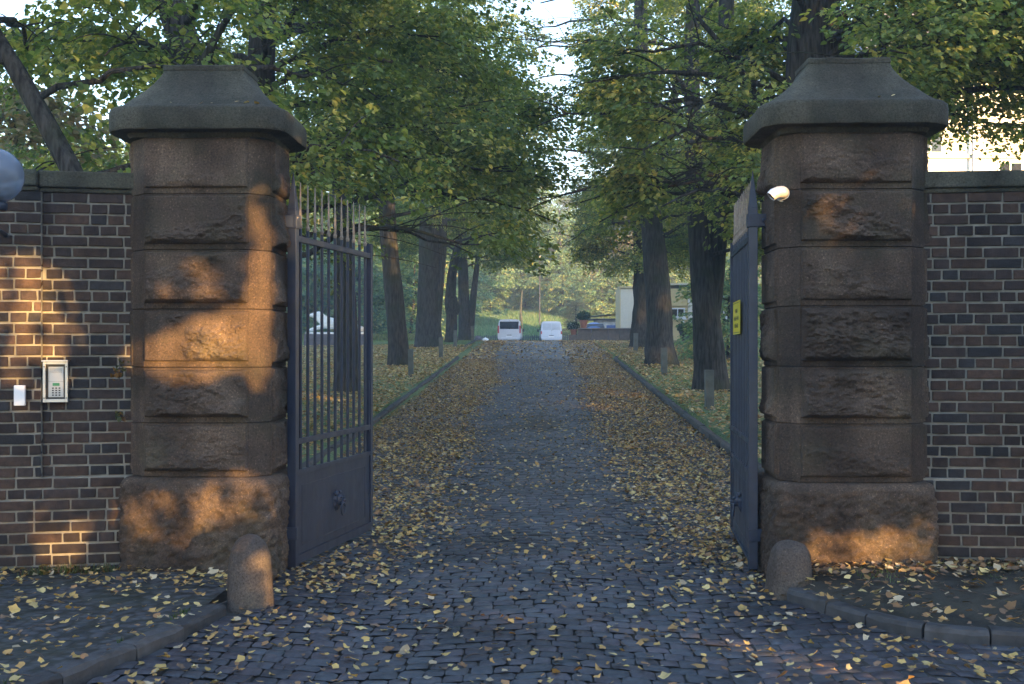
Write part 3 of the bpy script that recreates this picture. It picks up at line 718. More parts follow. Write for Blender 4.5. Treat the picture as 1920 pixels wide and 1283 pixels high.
def tree(label, x, y, z, trunk, r0, seed, limbs, leaf=.076, per=38, nsub=8, nspray=11, pal=GREEN, wts=(5, 6, 4, 1.5, .4), name='lime_tree', cat='tree', group=None, spread=.55,
         L0=.75, keep=None, extra=None, flare=1.35, droop=.25, highside=False, rough=.05):
    """trunk: list of (dx,dy,dz,rscale); limbs: list of (height, azimuth deg, length, rise)"""
    rr = np.random.RandomState(seed); t = thing(name, label, cat, (x, y, z), 0, group)
    tp = np.array([p[:3] for p in trunk], float); sc = np.array([p[3] for p in trunk])
    n = max(14, int(tp[-1][2] * 2.6)); s_ = np.linspace(0, 1, n) ; key = np.linspace(0, 1, len(tp))
    pts = np.stack([np.interp(s_, key, tp[:, i]) for i in range(3)], -1)
    rads = r0 * np.interp(s_, key, sc)
    hz = pts[:, 2]; rads = rads * (1 + (flare - 1) * np.exp(-np.clip(hz, 0, None) / .45)) 
    pts[:, :2] += .05 * np.stack([vnoise(np.stack([hz * .5, hz * 0 + seed, hz * 0], -1), 1), vnoise(np.stack([hz * .5, hz * 0 + seed, hz * 0 + 9], -1), 2)], -1) * np.clip(hz, 0, 1)[:, None]
    pts[0, 2] -= .25
    mt = MB(); mt.tube(pts, rads, 36, noise=rough, seed=seed, flute=.05)
    if extra:
        for ex in extra:
            q = np.array([p[:3] for p in ex]); mt.tube(bez(q[0], q[1], q[2], 14), np.interp(np.linspace(0, 1, 14), [0, 1], [ex[0][3], ex[2][3]]), 20, noise=.06, seed=seed + 3, flute=.04)
    Cs = []; Ds = []
    for (h, az, ln, rise) in limbs:
        if highside and math.cos(R(az)) > .25 and h < 4.9: h = 4.9 + (h % 1) * 1.4
        p0 = np.array([np.interp(h, pts[:, 2], pts[:, 0]), np.interp(h, pts[:, 2], pts[:, 1]), h]); a = R(az)
        d = np.array([math.cos(a), math.sin(a), 0]); p1 = p0 + d * ln * .5 + np.array([0, 0, rise]); p2 = p0 + d * ln + np.array([0, 0, rise * .75 - .12 * ln])
        lr = min(.16 * r0, .012 * ln) + .014
        L = bez(p0, p1, p2, 10); L[1:] += rr.normal(0, .05, (9, 3)); mt.tube(L, np.linspace(lr, .010, 10), 7)
        for k in range(nsub):
            u = rr.uniform(.28, 1); q0 = L[min(9, int(u * 9))]; a2 = a + rr.normal(0, .8); l2 = ln * rr.uniform(.22, .45) * (1.25 - .5 * u)
            d2 = np.array([math.cos(a2), math.sin(a2), 0]); q2 = q0 + d2 * l2 + np.array([0, 0, rr.uniform(-.45, .55)]) ; q1 = (q0 + q2) / 2 + np.array([0, 0, .2])
            S = bez(q0, q1, q2, 6); mt.tube(S, np.linspace(.012, .004, 6), 4, cap=False)
            uu = rr.uniform(0, 1, nspray); ii = uu * 5; i0 = np.minimum(4, ii.astype(int)); c = S[i0] + (S[i0 + 1] - S[i0]) * (ii - i0)[:, None]
            c = c + rr.normal(0, spread * .45, (nspray, 3)) * np.array([1, 1, .75])
            dd = d2 + rr.normal(0, .55, (nspray, 3)); dd[:, 2] = rr.normal(-.12, .18, nspray)
            Cs.append(c); Ds.append(dd)
    Cs = np.vstack(Cs); Ds = np.vstack(Ds)
    if keep is not None:
        m = keep(Cs + np.array([x, y, z]), rr); Cs = Cs[m]; Ds = Ds[m]
    V, F, c = leaves_from_sprays(Cs, Ds, L0 * rr.uniform(.7, 1.25, len(Cs)), per, leaf, pal, wts, rr, droop)
    mt.build('trunk', M_bark, t, smooth=True)
    ml = MB(); ml.add(V, F, c); ml.build('crown', M_leaf, t)
    return t
def ring_limbs(rr, h0, h1, n, ln0, ln1, rise, az=None, azs=None):
    out = []
    for k in range(n):
        h = h0 + (h1 - h0) * (k + rr.uniform(0, 1)) / n; f = (h - h0) / max(.1, h1 - h0)
        a = (k * 137.5 + rr.uniform(-25, 25)) if az is None else rr.normal(az, azs)
        ln = (ln0 + (ln1 - ln0) * f) * rr.uniform(.8, 1.15); out.append((h, a, ln, rise * rr.uniform(.6, 1.4)))
    return out
rr = np.random.RandomState(11)
YG = (2, 3.5, 4, 3.5, 1.2)          # yellower mix of the right row
DG = (2.5, 5, 5, 2.4, .7)
straight = lambda h, lx=0, ly=0: [(0, 0, 0, 1), (lx * .25, ly * .25, h * .25, .86), (lx * .6, ly * .6, h * .55, .74), (lx, ly, h, .4)]
# sight tubes kept clear of leaves (world points), real gaps in the crowns
def clear(tubes, p=1.0, zmin=None, xlim=None):
    def f(P, r_):
        m = np.ones(len(P), bool)
        for A, B, rad in tubes: m &= ~((seglen(A, B, P) < rad) & (r_.rand(len(P)) < p))
        if zmin is not None: m &= P[:, 2] > zmin(P[:, 0], P[:, 1])
        if xlim is not None: m &= xlim(P[:, 0], P[:, 1], P[:, 2])
        return m
    return f
low = lambda a, b=.3: (lambda X, Y: a + gfv(X, Y) + b * vnoise(np.stack([X * .7, Y * .7, X * 0], -1), 4))
def gfv(X, Y): return g(X, Y)
XL = lambda X, Y, Z: X < .02 + .25 * np.sin(Z * 1.3 + Y * .4)
XR = lambda X, Y, Z: X > 1.12 + .028 * np.clip(Y - 20, 0, 40) + .3 * np.sin(Z * 1.1 + Y * .5)
def shaft(x, y, z0, z1, rad, n=6): return [((0, 0, EYE), (x, y - .4, z), rad) for z in np.linspace(z0, z1, n)]
TL0 = shaft(-4.5, 18.2, 4.6, 8.2, .36)
TL1 = shaft(-4.6, 26.3, 2.4, 6.0, .42); TL2 = shaft(-4.75, 36.6, 2.6, 6.6, .5); TL3 = shaft(-4.9, 50, 3.0, 6.8, .75); TL4 = shaft(-4.5, 58, 3.2, 5.2, .5)
TR1 = shaft(3.8, 27, 2.4, 10.0, .62, 9); TR2 = shaft(3.9, 37, 2.8, 6.2, .6) + shaft(3.35, 37, 7.0, 13, .5, 5); TR3 = shaft(4.5, 50, 3.0, 5.0, .5); TR0 = shaft(4.15, 17.2, 5.3, 8.2, .40, 7)
TVAN = [((0, 0, EYE), (x, 92, z), .9) for x in (-5, -2, 1, 4, 7) for z in (3, 5, 7)]
# --- left row
tree('lime tree right behind the left pillar, its dark trunk rising over the cap', -4.55, 18.2, gf(-4.5, 18.2) + .02, straight(11, .1), .30, 21, ring_limbs(rr, 2.6, 9.5, 20, 4.4, 3.6, .9) + ring_limbs(rr, 3.0, 7, 9, 4.6, 4.2, .8, -20, 45), wts=DG,
     keep=clear(TL0 + TL1 + TL2 + TL3, .85, low(2.7), XL))
tree('lime tree whose trunk stands behind the left gate bars', -4.55, 26.3, gf(-4.5, 26.3) + .02, straight(12, -.3), .27, 22, ring_limbs(rr, 4.3, 11, 20, 4.6, 3.8, 1.0), wts=DG, nspray=9, keep=clear(TL1 + TL2 + TL3 + TL4, .85, low(2.7), XL))
tree('lime tree with an orange sunlit patch on its trunk right of the left gate', -4.58, 36.6, gf(-4.5, 36.6) + .02, straight(13, -1.0, .2), .33, 23, ring_limbs(rr, 4.8, 12.5, 20, 4.8, 4.2, 1.0), wts=DG, nspray=9,
     keep=clear(TL2 + TL3 + TL4, .85, low(2.6), XL), extra=[((-.2, 0, 4.9, .15), (-1.0, -.2, 6.3, .1), (-2.4, -.4, 5.4, .08))])
tree('thick old lime tree on the left verge, widest trunk of that row', -4.95, 50, gf(-4.9, 50) + .02, straight(15, .2), .56, 24, ring_limbs(rr, 4.2, 15, 24, 5.2, 4.6, 1.2), wts=DG, flare=1.25, keep=clear(TL3 + TL4, .9, low(2.9), XL), leaf=.10, per=30,
     extra=[((.3, 0, 1.2, .25), (.55, 0, 3.0, .22), (.7, 0, 6, .16))])
tree('gnarled lime tree with a burr on its trunk, fourth of the left row', -4.55, 57.5, gf(-4.5, 57.5) + .05, [(0, 0, 0, 1), (.05, 0, 1.4, 1.0), (.12, 0, 1.75, 1.45), (0, 0, 2.4, .95), (.1, 0, 3.4, .9), (.4, 0, 5.0, .7), (.9, 0, 12, .4)], .27, 25, ring_limbs(rr, 4, 12, 16, 4.8, 4.2, 1.0), wts=(4, 5, 5, 2.5, .8), leaf=.11, per=28, keep=clear([], 1, low(3.0), XL), rough=.12)
tree('farthest lime tree of the left row with pale forked trunk', -4.3, 65, gf(-4.3, 65) + .05, straight(12, -.3), .36, 26, ring_limbs(rr, 3.8, 12, 16, 4.5, 4.2, 1.0), wts=(3, 5, 5, 3, 1), leaf=.12, per=26, keep=clear([], 1, low(2.9), lambda X, Y, Z: X < -.9), extra=[((.25, 0, .1, .28), (.35, 0, 1.8, .2), (.9, 0, 6, .12))])
tree('leaning lime tree behind the left wall with two bare dark limbs', -4.35, 11.4, 0.0, [(0, 0, 0, 1), (0, 0, 1.2, .9), (-.05, 0, 2.4, .8), (-.35, 0, 3.3, .65), (-1.3, .2, 4.9, .5), (-2.6, .5, 6.6, .3)], .17, 27,
     [(3.2, 150, 2.6, .5), (3.4, 60, 2.6, .6), (4.2, 10, 2.2, .7), (4.6, 200, 2.6, .3), (5.0, 100, 2.4, .5), (5.4, -20, 2.6, .4), (6.0, 220, 2.6, .4), (3.0, 20, 1.2, .3), (5.6, -60, 2.0, .3)], leaf=.085, per=22, nspray=5, wts=(2, 4, 4, 4, 1.2), L0=.6,
     keep=clear([((-3.6, 10.6, 3.2), (-5.6, 10.9, 4.9), .22)], .8, lambda X, Y: 3.0 + 0 * X), extra=[((0, 0, 2.3, .1), (-.7, .0, 2.95, .09), (-2.6, .1, 3.1, .05)), ((.1, 0, 2.5, .07), (.25, 0, 3.6, .05), (1.3, .2, 5.4, .03))], flare=1.1)
tree('lime tree with a thick trunk leaning left above the left pillar cap', -4.0, 14.4, gf(-4, 14.4), [(0, 0, 0, 1), (0, 0, 2.5, .95), (-.12, 0, 4.2, .9), (-.85, 0, 6.2, .75), (-2.0, 0, 9, .4)], .25, 28, ring_limbs(rr, 3.4, 8.5, 12, 3.0, 3.0, .7), leaf=.085, per=26, nspray=6, wts=(3, 5, 4, 2.5, .8),
     keep=clear([((0, 0, EYE), (-4.5, 14.2, 5.5), .32)] + TL0, .9, lambda X, Y: 3.2 + 0 * X, lambda X, Y, Z: X < -1.6))
# --- right row
tree('big lime tree behind the right pillar with a broken orange limb', 4.15, 17.2, gf(4.1, 17.2) + .02, [(0, 0, 0, 1), (-.25, 0, 2.5, .95), (-.05, 0, 4.6, 1.0), (.05, 0, 6.5, .95), (.3, 0, 11, .5)], .39, 31,
     ring_limbs(rr, 3.4, 9.5, 16, 4.2, 3.6, .9) + ring_limbs(rr, 3.2, 6.5, 12, 3.2, 3.4, .4, 140, 60) + [(4.8, 185, 4.2, .7), (5.2, 200, 3.8, .6), (3.8, 170, 3.4, .5), (4.2, 215, 3.6, .6), (4.5, -10, 4.5, .6), (4.0, -35, 4.8, .5), (4.6, -55, 4.6, .6), (5.0, 20, 4.6, .6), (3.8, -20, 5.2, .7)] + ring_limbs(rr, 5.0, 8.5, 12, 4.2, 4.4, .6, -20, 40), wts=YG, per=34, highside=True,
     keep=clear([((0, 0, EYE), (4.1, 17.0, 6.2), .42), ((0, 0, EYE), (18, 50, 8.0), .45), ((0, 0, EYE), (20, 50, 8.3), .4), ((0, 0, EYE), (16.5, 50, 8.6), .4)] + TR1 + TR0, .85, low(2.0, .4), lambda X, Y, Z: (X > 1.25 + .2 * np.sin(Z * 2)) & ((X < 4.9) | (Z > 4.25 + .55 * np.sin(X * 2.3) + .4 * np.sin(Y * 3) - .5 * (X > 6)))),
     extra=[((.3, -.2, 4.9, .10), (.75, -.3, 5.5, .09), (1.3, -.3, 6.6, .07)), ((-.35, 0, 4.3, .07), (-.75, -.1, 5.5, .06), (-1.9, -.3, 6.6, .03))])
tree('forked lime tree with twin stems, nearest trunk seen right of the drive', 4.13, 27, gf(4.1, 27) + .02, [(0, 0, 0, 1), (-.08, 0, 1.5, .9), (-.22, 0, 3.2, .72), (-.42, 0, 5.6, .52), (-.45, 0, 13, .38)], .37, 32,
     ring_limbs(rr, 4.0, 12, 18, 4.4, 3.8, 1.0) + ring_limbs(rr, 3.2, 6, 9, 3.2, 3.2, .4, -60, 70), wts=YG, per=36, keep=clear(TR1 + TR2 + TR3, .8, low(2.4), XR), extra=[((-.05, 0, 1.6, .22), (.34, 0, 3.6, .26), (.40, .1, 12, .17))])
tree('mossy lime tree with spreading roots, second trunk right of the drive', 4.03, 37, gf(4, 37) + .02, [(0, 0, 0, 1), (-.05, 0, 1.5, .95), (-.2, 0, 3.8, .85), (-.6, 0, 7.5, .6), (-.7, 0, 15, .4)], .43, 33,
     ring_limbs(rr, 4.0, 14, 20, 4.8, 4.2, 1.1) + ring_limbs(rr, 3.6, 7.5, 8, 3.4, 3.6, .4, 0, 50), wts=(4, 6, 5, 2, .6), flare=1.5, keep=clear(TR2 + TR3, .85, low(2.2), XR), extra=[((-.2, 0, 5.6, .16), (.1, 0, 8, .15), (1.4, 0, 13, .12))], rough=.09)
tree('gnarled lime tree with burrs, third trunk right of the drive', 4.58, 50, gf(4.5, 50) + .02, [(0, 0, 0, 1), (0, 0, .5, 1.05), (-.02, 0, 1.6, .85), (0, 0, 2.7, .98), (.0, 0, 3.2, .85), (-.1, 0, 9, .6), (0, 0, 15, .4)], .42, 34,
     ring_limbs(rr, 4.2, 15, 22, 4.8, 4.6, 1.1) + ring_limbs(rr, 3.4, 7.5, 14, 3.4, 3.8, .5, 205, 60) + ring_limbs(rr, 3.8, 8, 9, 3.4, 3.6, .4, 0, 50), wts=(3, 5, 5, 4, 2.2), leaf=.10, per=28, flare=1.5, keep=clear(TR3, .8, low(1.7), XR), rough=.13)

# cheaper shared trees for woods and shrubs
def proto_tree(name, seed, H, r0, leaf, per, nl, sp, pal, wts, h0=.25, ln=.42, nsub=6, nspray=6, L0=1.6, cat='tree'):
    r_ = np.random.RandomState(seed)
    return tree('x', 0, 0, -50, straight(H, .3), r0, seed, ring_limbs(r_, H * h0, H * .95, nl, H * ln, H * ln * .35, H * .06), leaf=leaf, per=per, nsub=nsub, nspray=nspray, pal=pal, wts=wts, spread=sp, L0=L0, name=name, cat=cat)
PALE = [(.12, .22, .14), (.17, .29, .17), (.25, .37, .20), (.34, .40, .20), (.48, .44, .20)]
RUST = [(.22, .21, .12), (.28, .24, .15), (.36, .29, .19), (.22, .26, .13), (.38, .28, .16)]
pA = proto_tree('broadleaf_tree', 61, 13, .3, .26, 22, 22, 1.2, PALE, (4, 5, 4, 1.5, .4), .18)
pB = proto_tree('autumn_tree', 62, 11, .25, .22, 20, 18, 1.1, RUST, (3, 3, 3, 3, 2), .15)
pC = proto_tree('leafy_shrub', 63, 4.5, .08, .16, 22, 14, .6, PALE, (4, 4, 3, 2, 1), .05, .55, 5, 6, 1.0, 'shrub')
def put(p, x, y, s, rz, label, group=None, first=[set()]):
    if p.name in first[0]: o = dup(p, (0, 0, 0), 0, label, group)
    else: first[0].add(p.name); o = p; o['label'] = label
    o.location = (x, y, gf(x, y) - .1); o.rotation_euler = (0, 0, R(rz)); o.scale = (s, s, s)
    if group: o['group'] = group
    return o
# wooded hillside behind the forecourt
rr = np.random.RandomState(5); hill = []
for row, (yy, n, x0, x1, smin, smax) in enumerate(((122, 9, -36, 40, .75, 1.0), (136, 10, -44, 52, .9, 1.2), (152, 11, -55, 62, 1.0, 1.35))):
    for k in range(n):
        x = x0 + (x1 - x0) * (k + .5) / n + rr.uniform(-1.5, 1.5)
        if -1.5 < x - (yy * .03 - 1) < 7 and row > 0: sfac = .5
        else: sfac = 1
        hill.append((pB if rr.rand() < .2 else pA, x, yy + rr.uniform(-3, 3), rr.uniform(smin, smax) * sfac, rr.uniform(0, 360)))
for p_, x, y, s_, a in hill:
    kind = 'rust tinted tree' if p_ is pB else 'pale green tree'
    put(p_, x, y, s_, a, kind + ' among others on the wooded hillside beyond the vans', 'rust tinted trees on the wooded hillside' if p_ is pB else 'pale green trees on the wooded hillside')
for k, (x, y, s_, a) in enumerate(((-9.5, 119, .9, 20), (-5.2, 120, .85, 80), (-1.5, 121, .8, 200), (2.6, 115, .9, 140), (6.2, 112, 1.0, 60), (9.5, 113, 1.1, 250), (13, 112, 1.0, 10), (-14, 118, 1.0, 130), (-19, 113, 1.1, 300), (17.5, 113, 1.1, 90))):
    put(pC, x, y, s_, a, 'leafy shrub at the foot of the wooded hillside', 'leafy shrubs at the foot of the hillside')
put(pA, -7.6, 108, .6, 33, 'pale broad tree spreading over the lawn left of the vans')
put(pB, 3.3, 99.5, .33, 230, 'small yellowing tree right behind the bluish van')
put(pA, 1.6, 124, .5, 230, 'pale tree closing the view above the two vans')
# dark thicket behind the lawn on the left
for k, (x, y, s_, a) in enumerate(((-9, 78, 1.3, 10), (-13, 80, 1.5, 100), (-17.5, 79, 1.6, 200), (-22, 77, 1.7, 300), (-27, 75, 1.8, 50), (-32, 74, 1.9, 150))):
    put(pC, x, y, s_, a, 'dense green shrub in the thicket behind the left lawn', 'shrubs in the thicket behind the left lawn')
for k, (x, y, s_, a) in enumerate(((-12, 88, 1.0, 10), (-20, 90, 1.1, 100), (-29, 86, 1.1, 200), (-38, 80, 1.15, 300), (-27, 68, .95, 30), (-34, 60, 1.0, 140))):
    put(pA, x, y, s_, a, 'broadleaf tree standing behind the left lawn', 'broadleaf trees behind the left lawn')
for k, (x, y, s_, a) in enumerate(((-10.5, 26, .62, 70), (-9.2, 35, .75, 170))):
    pass  # put(pA, x, y, s_, a, ('nearer' if k == 0 else 'farther') + ' broadleaf tree behind the first row left of the drive')
put(pC, 6.9, 41, .78, 70, 'dark bush beside the yellow house, seen left of the right gate leaf')
put(pB, -10.0, 21, .62, 70, 'rust tinted tree behind the left brick wall')

# ------------------------------------------------------------------ unseen trees added behind the camera, crowns cut to throw the sun patches
A_ax = np.array([math.cos(R(SUN_AZ)), math.sin(R(SUN_AZ)), 0.0]); B_ax = np.cross(A_ax, SUN) * -1
if B_ax[2] < 0: B_ax = -B_ax
def pix(u, v, y):      # point of the place seen at u, v of the photograph, at distance y from the camera
    return np.array([(u - 1011) * y / 2100, y, EYE + (655 - v) * y / 2100])
GAPS = [  # (point the sun must reach, half width, half height, density of leaves left inside)
    (pix(385, 655, 7.8), .42, .16, .03), (pix(450, 640, 7.8), .16, .20, .0), (pix(345, 690, 7.8), .22, .09, .1),
    (pix(375, 525, 7.8), .30, .12, .25), (pix(480, 440, 7.85), .07, .30, .08), (pix(488, 540, 7.85), .07, .30, .0), (pix(478, 620, 7.85), .09, .42, .0), (pix(420, 610, 7.8), .16, .14, .1), (pix(528, 440, 8.1), .05, .22, .5),
    (pix(30, 580, 7.8), .26, .34, .10), (pix(90, 620, 7.85), .20, .16, .25), (pix(60, 700, 7.8), .24, .20, .30), (pix(105, 1000, 7.85), .17, .20, .10), (pix(60, 800, 7.85), .12, .2, .5),
    (pix(400, 955, 7.72), .48, .16, .22), (pix(450, 930, 7.72), .18, .16, .12), (pix(300, 1000, 7.72), .16, .10, .45), (pix(490, 1080, 7.0), .10, .13, .1), (pix(240, 1000, 7.72), .08, .20, .35),
    (pix(1560, 420, 7.8), .17, .12, .25), (pix(1600, 330, 7.8), .26, .08, .6), (pix(1712, 380, 7.85), .04, .2, .5), (pix(1690, 400, 7.8), .06, .07, .5),
    (pix(1600, 1030, 7.75), .36, .08, .05), (pix(1680, 1015, 7.75), .20, .12, .15), (pix(1560, 1010, 7.75), .14, .10, .4), (pix(1455, 368, 7.7), .10, .09, .0),
    (pix(600, 1105, 7.4), .45, .03, .2), (pix(930, 1165, 6.7), .20, .025, .2), (pix(1310, 1205, 6.3), .14, .02, .2), (pix(1450, 1245, 5.9), .16, .02, .3),
    (pix(735, 440, 36.6), .30, 1.3, .05), (pix(625, 390, 8.6), .7, .16, .4), (pix(440, 215, 7.8), .22, .06, .5), (pix(555, 240, 8.2), .18, .1, .4), (pix(1520, 205, 7.7), .14, .05, .5), (pix(545, 480, 8.2), .04, .5, .5),
    (pix(1800, 200, 48), 6.5, 5.5, .0), (pix(1540, 60, 17), .35, .5, .3),
]
def carve(P, rr_, pad=0):
    a = P @ A_ax; b = P @ B_ax; m = np.ones(len(P), bool)
    for (q, ra, rb, dens) in GAPS:
        qa, qb = q @ A_ax, q @ B_ax
        dd = ((a - qa) / (ra + pad)) ** 2 + ((b - qb) / (rb + pad)) ** 2
        m &= ~((dd < 1) & (rr_.rand(len(P)) >= dens))
    return m
def screen_tree(label, ca, dist, base_pt, half, z0, z1, n, leaf, seed, name, group, trunk_r):
    """crown as a deep slab of leaves; ca: offset across the sun direction"""
    rr_ = np.random.RandomState(seed); H = np.array([SUN[0], SUN[1], 0]); H /= np.linalg.norm(H)
    c0 = np.array(base_pt) + H * dist + A_ax * ca
    u = rr_.uniform(-1, 1, n); v = rr_.uniform(0, 1, n); dp = rr_.normal(0, .12 * half + .2, n)
    P = c0 + A_ax * (u * half)[:, None] + H * dp[:, None]; P[:, 2] = z0 + (z1 - z0) * v
    P = P[carve(P, rr_, leaf * .33)]
    k = len(P); ax = rr_.normal(0, 1, (k, 3)); nr = H + rr_.normal(0, .35, (k, 3)); sz = leaf * rr_.uniform(.7, 1.2, k)
    ax = ax / np.linalg.norm(ax, axis=1)[:, None]
    P2 = P - ax * (sz * .5)[:, None]
    V, F = leaf_geo(P2, ax, nr, sz); t = thing(name, label, 'tree', (c0[0], c0[1], 0), 0, group)
    V = V - np.array([c0[0], c0[1], 0]); mb = MB(); mb.add(V, F, pick_cols(k, GREEN, [4, 5, 4, 2, 1], rr_)); mb.build('crown', M_leaf, t)
    mb = MB(); mb.tube([(0, 0, -.2), (0, 0, z0 * .6), (.1, .1, z1 * .8)], [trunk_r, trunk_r * .8, trunk_r * .3], 12, noise=.05); mb.build('trunk', M_bark, t, smooth=True)
mid = (0, 7.8, 0)
for k, ca in enumerate((-3.2, -.2, 2.8)):
    screen_tree('young street tree behind the viewer', ca, 13.0, mid, 1.62, 1.35, 5.6, 16500, .125, 70 + k, 'street_tree', 'young street trees behind the viewer', .06)
for k in range(7):
    screen_tree('tall street tree across the road behind the viewer', -17 + k * 9.6, 47.0, mid, 5.0, 1.2, 22.0, 13500, .42, 80 + k, 'tall_street_tree', 'tall street trees across the road', .3)

# ------------------------------------------------------------------ wooden posts along the drive
def post(label, x, y, h, wd, lean=0):
    mb = MB(); z = gf(x, y); mb.box(-wd / 2, wd / 2, -wd / 2, wd / 2, -.2, h, jit=.004); o = mb.build('wooden_post', M_wood, bevel=.01)
    o.location = (x, y, z); o.rotation_euler = (lean, lean, R(4)); tag(o, label, 'post', 'square posts beside the drive')
for x, y, lab in ((3.42, 22.6, 'square grey post right of the drive, nearest to the right gate leaf'), (3.62, 32.5, 'square grey post before the mossy trunk right of the drive'), (3.95, 46.0, 'square grey post farthest up the drive on its right side'),
                  (-3.62, 31.6, 'square grey post nearest the left gate, beside the first visible trunk'), (-3.60, 41.0, 'square grey post before the thickest trunk left of the drive'), (-3.75, 50.0, 'square grey post past the thickest trunk, left of the drive'), (-3.6, 60.5, 'smallest square grey post at the far left end of the drive')):
    post(lab, x, y, .86, .15 if x < 0 else .165, R(random.uniform(-1, 1)))

# ------------------------------------------------------------------ vans
def van(label, x, y, z, wv, hv, body_mat, dark_rear, rz):
    t = thing('parked_van', label, 'van', (x, y, z), rz); L = 4.8; hw = wv / 2
    # cross sections from the rear (y=0) forwards
    secs = [(0.0, .96, 1.0), (.05, 1.0, 1.0), (.6, 1.0, 1.01), (3.0, 1.0, .99), (3.5, .99, .90), (4.05, .97, .60), (4.6, .93, .50), (4.8, .85, .42)]
    prof = [(-.86, .0), (-.97, .06), (-1.0, .16), (-1.0, .42), (-.985, .55), (-.93, .78), (-.86, .93), (-.76, .985), (-.5, 1.0), (0, 1.005), (.5, 1.0), (.76, .985), (.86, .93), (.93, .78), (.985, .55), (1.0, .42), (1.0, .16), (.97, .06), (.86, .0)]
    G = np.array([[(a * hw * sx, yy + (0.16 * b if yy < .1 else 0), .25 + (hv - .25) * b * (hz if b > .42 else 1)) for (yy, sx, hz) in secs] for a, b in prof])
    mb = MB(); mb.grid(G); mb.add(G[:, 0], [tuple(range(len(prof)))]); mb.add(G[:, -1], [tuple(range(len(prof)))[::-1]]); mb.build('body', body_mat, t, smooth=True, auto=40)
    rake = lambda zz: .16 * (zz - .25) / (hv - .25)
    def rear(x0, x1, z0, z1, d0, mat, nm, par=t, bev=.0):
        V = [(x0, rake(z0) - d0, z0), (x1, rake(z0) - d0, z0), (x1, rake(z1) - d0, z1), (x0, rake(z1) - d0, z1)]; V += [(a, b + .05, c) for a, b, c in V]
        m_ = MB(); m_.add(V, [(0, 1, 2, 3), (7, 6, 5, 4), (0, 4, 5, 1), (1, 5, 6, 2), (2, 6, 7, 3), (3, 7, 4, 0)]); return m_.build(nm, mat, par, bevel=bev)
    zt, zm = hv * .91, hv * .60
    if dark_rear: rear(-hw * .80, hw * .80, zm, zt, .012, M_glassdark, 'rear_window')
    else:
        rear(-hw * .80, -.012, zm, zt, .012, M_paneglass, 'rear_window'); rear(.012, hw * .80, zm, zt, .012, M_paneglass, 'rear_window')
    for s_ in (-1, 1):
        a, b = sorted((s_ * hw * .86, s_ * hw * .99)); rear(a, b, hv * .42, hv * (.74 if dark_rear else .55), .02, M_tail, 'tail_light')
        m_ = MB(); m_.lathe([(0, -.1), (.26, -.1), (.32, -.07), (.33, 0), (.32, .07), (.26, .1), (0, .1)], 24, Matrix.Translation((s_ * (hw - .1), .85, .32)) @ Matrix.Rotation(R(90), 4, 'Y')); m_.build('wheel', M_rubber, t, smooth=True)
        m_ = MB(); m_.lathe([(0, -.1), (.26, -.1), (.32, -.07), (.33, 0), (.32, .07), (.26, .1), (0, .1)], 24, Matrix.Translation((s_ * (hw - .1), 3.85, .32)) @ Matrix.Rotation(R(90), 4, 'Y')); m_.build('wheel', M_rubber, t, smooth=True)
        m_ = MB(); m_.box(s_ * (hw + .02) - .0, s_ * (hw + .02) + s_ * .17, 3.15, 3.25, 1.0, 1.25); m_.build('wing_mirror', M_black, t, bevel=.03)
        m_ = MB(); a, b = sorted((s_ * (hw * .955), s_ * (hw * .99))); m_.prism([(.5, hv * .62), (3.3, hv * .62), (3.0, hv * .84), (.55, hv * .86)], a, b, axis='x'); m_.build('side_window', M_glassdark, t)
    rear(-hw * .9, hw * .9, .30, .46, .07, M_bumper if dark_rear else body_mat, 'bumper', bev=.02)
    rear(-.26, .26, .50, .61, .012, M_white, 'number_plate'); rear(-.2, .2, .64, .69, .02, M_black, 'door_handle')
    rear(-.004, .004, .47, hv * .59, .006, M_black, 'door_seam') if not dark_rear else rear(-.03, .03, hv * .94, hv * .955, .01, M_tail, 'brake_light')
    m_ = MB(); m_.tube([(0, rake(zm) - .02, zm - .02), (.28, rake(zm) - .03, zm + .11)], .012, 6); m_.build('wiper', M_black, t)
    return t
M_tail = simple('tail_lamp', (.42, .03, .03), .25, var=.1)
M_paneglass = simple('pale_reflecting_glass', (.42, .47, .55), .12, var=.05, spec=1)
M_bumper = simple('pale_bumper', (.55, .56, .6), .45)
M_silverpaint = simple('silver_van_paint', (.58, .58, .62), .28, .3, .03)
M_bluepaint = simple('pale_blue_van_paint', (.50, .54, .62), .3, .3, .03)
van('silver white van with a dark rear window parked beyond the drive', -2.45, 91.5, gf(-2.4, 92), 1.92, 1.95, M_silverpaint, True, R(-1))
van('smaller pale blue panel van parked right of the silver van', 1.02, 93.5, gf(1, 94), 1.80, 1.84, M_bluepaint, False, R(2))
# blue car behind the terrace wall
t = thing('parked_car', 'light blue car roof showing above the terrace wall', 'car', (3.9, 80, gf(4, 80)), R(88))
sec = [(-2.0, .55, .75), (-1.9, .8, .82), (-1.2, .85, .95), (-.6, .72, 1.42), (.6, .72, 1.45), (1.3, .82, 1.0), (2.0, .8, .85), (2.1, .6, .7)]
G = np.array([[(yy, w2 * c_, .25 + (h2 - .25) * s_) for (c_, s_) in [(math.cos(a), max(0, math.sin(a)) ** .5) for a in np.linspace(0, math.pi, 15)]] for yy, w2, h2 in sec])
M_bcar = simple('blue_car_paint', (.18, .28, .55), .25, .3, .03)
mb = MB(); mb.grid(G); mb.build('body', M_bcar, t, smooth=True)
for a in (-1.3, 1.3):
    for s_ in (-.78, .78):
        mb = MB(); mb.lathe([(0, -.09), (.3, -.09), (.32, 0), (.3, .09), (0, .09)], 20, Matrix.Translation((a, s_, .31)) @ Matrix.Rotation(R(90), 4, 'X')); mb.build('wheel', M_rubber, t, smooth=True)
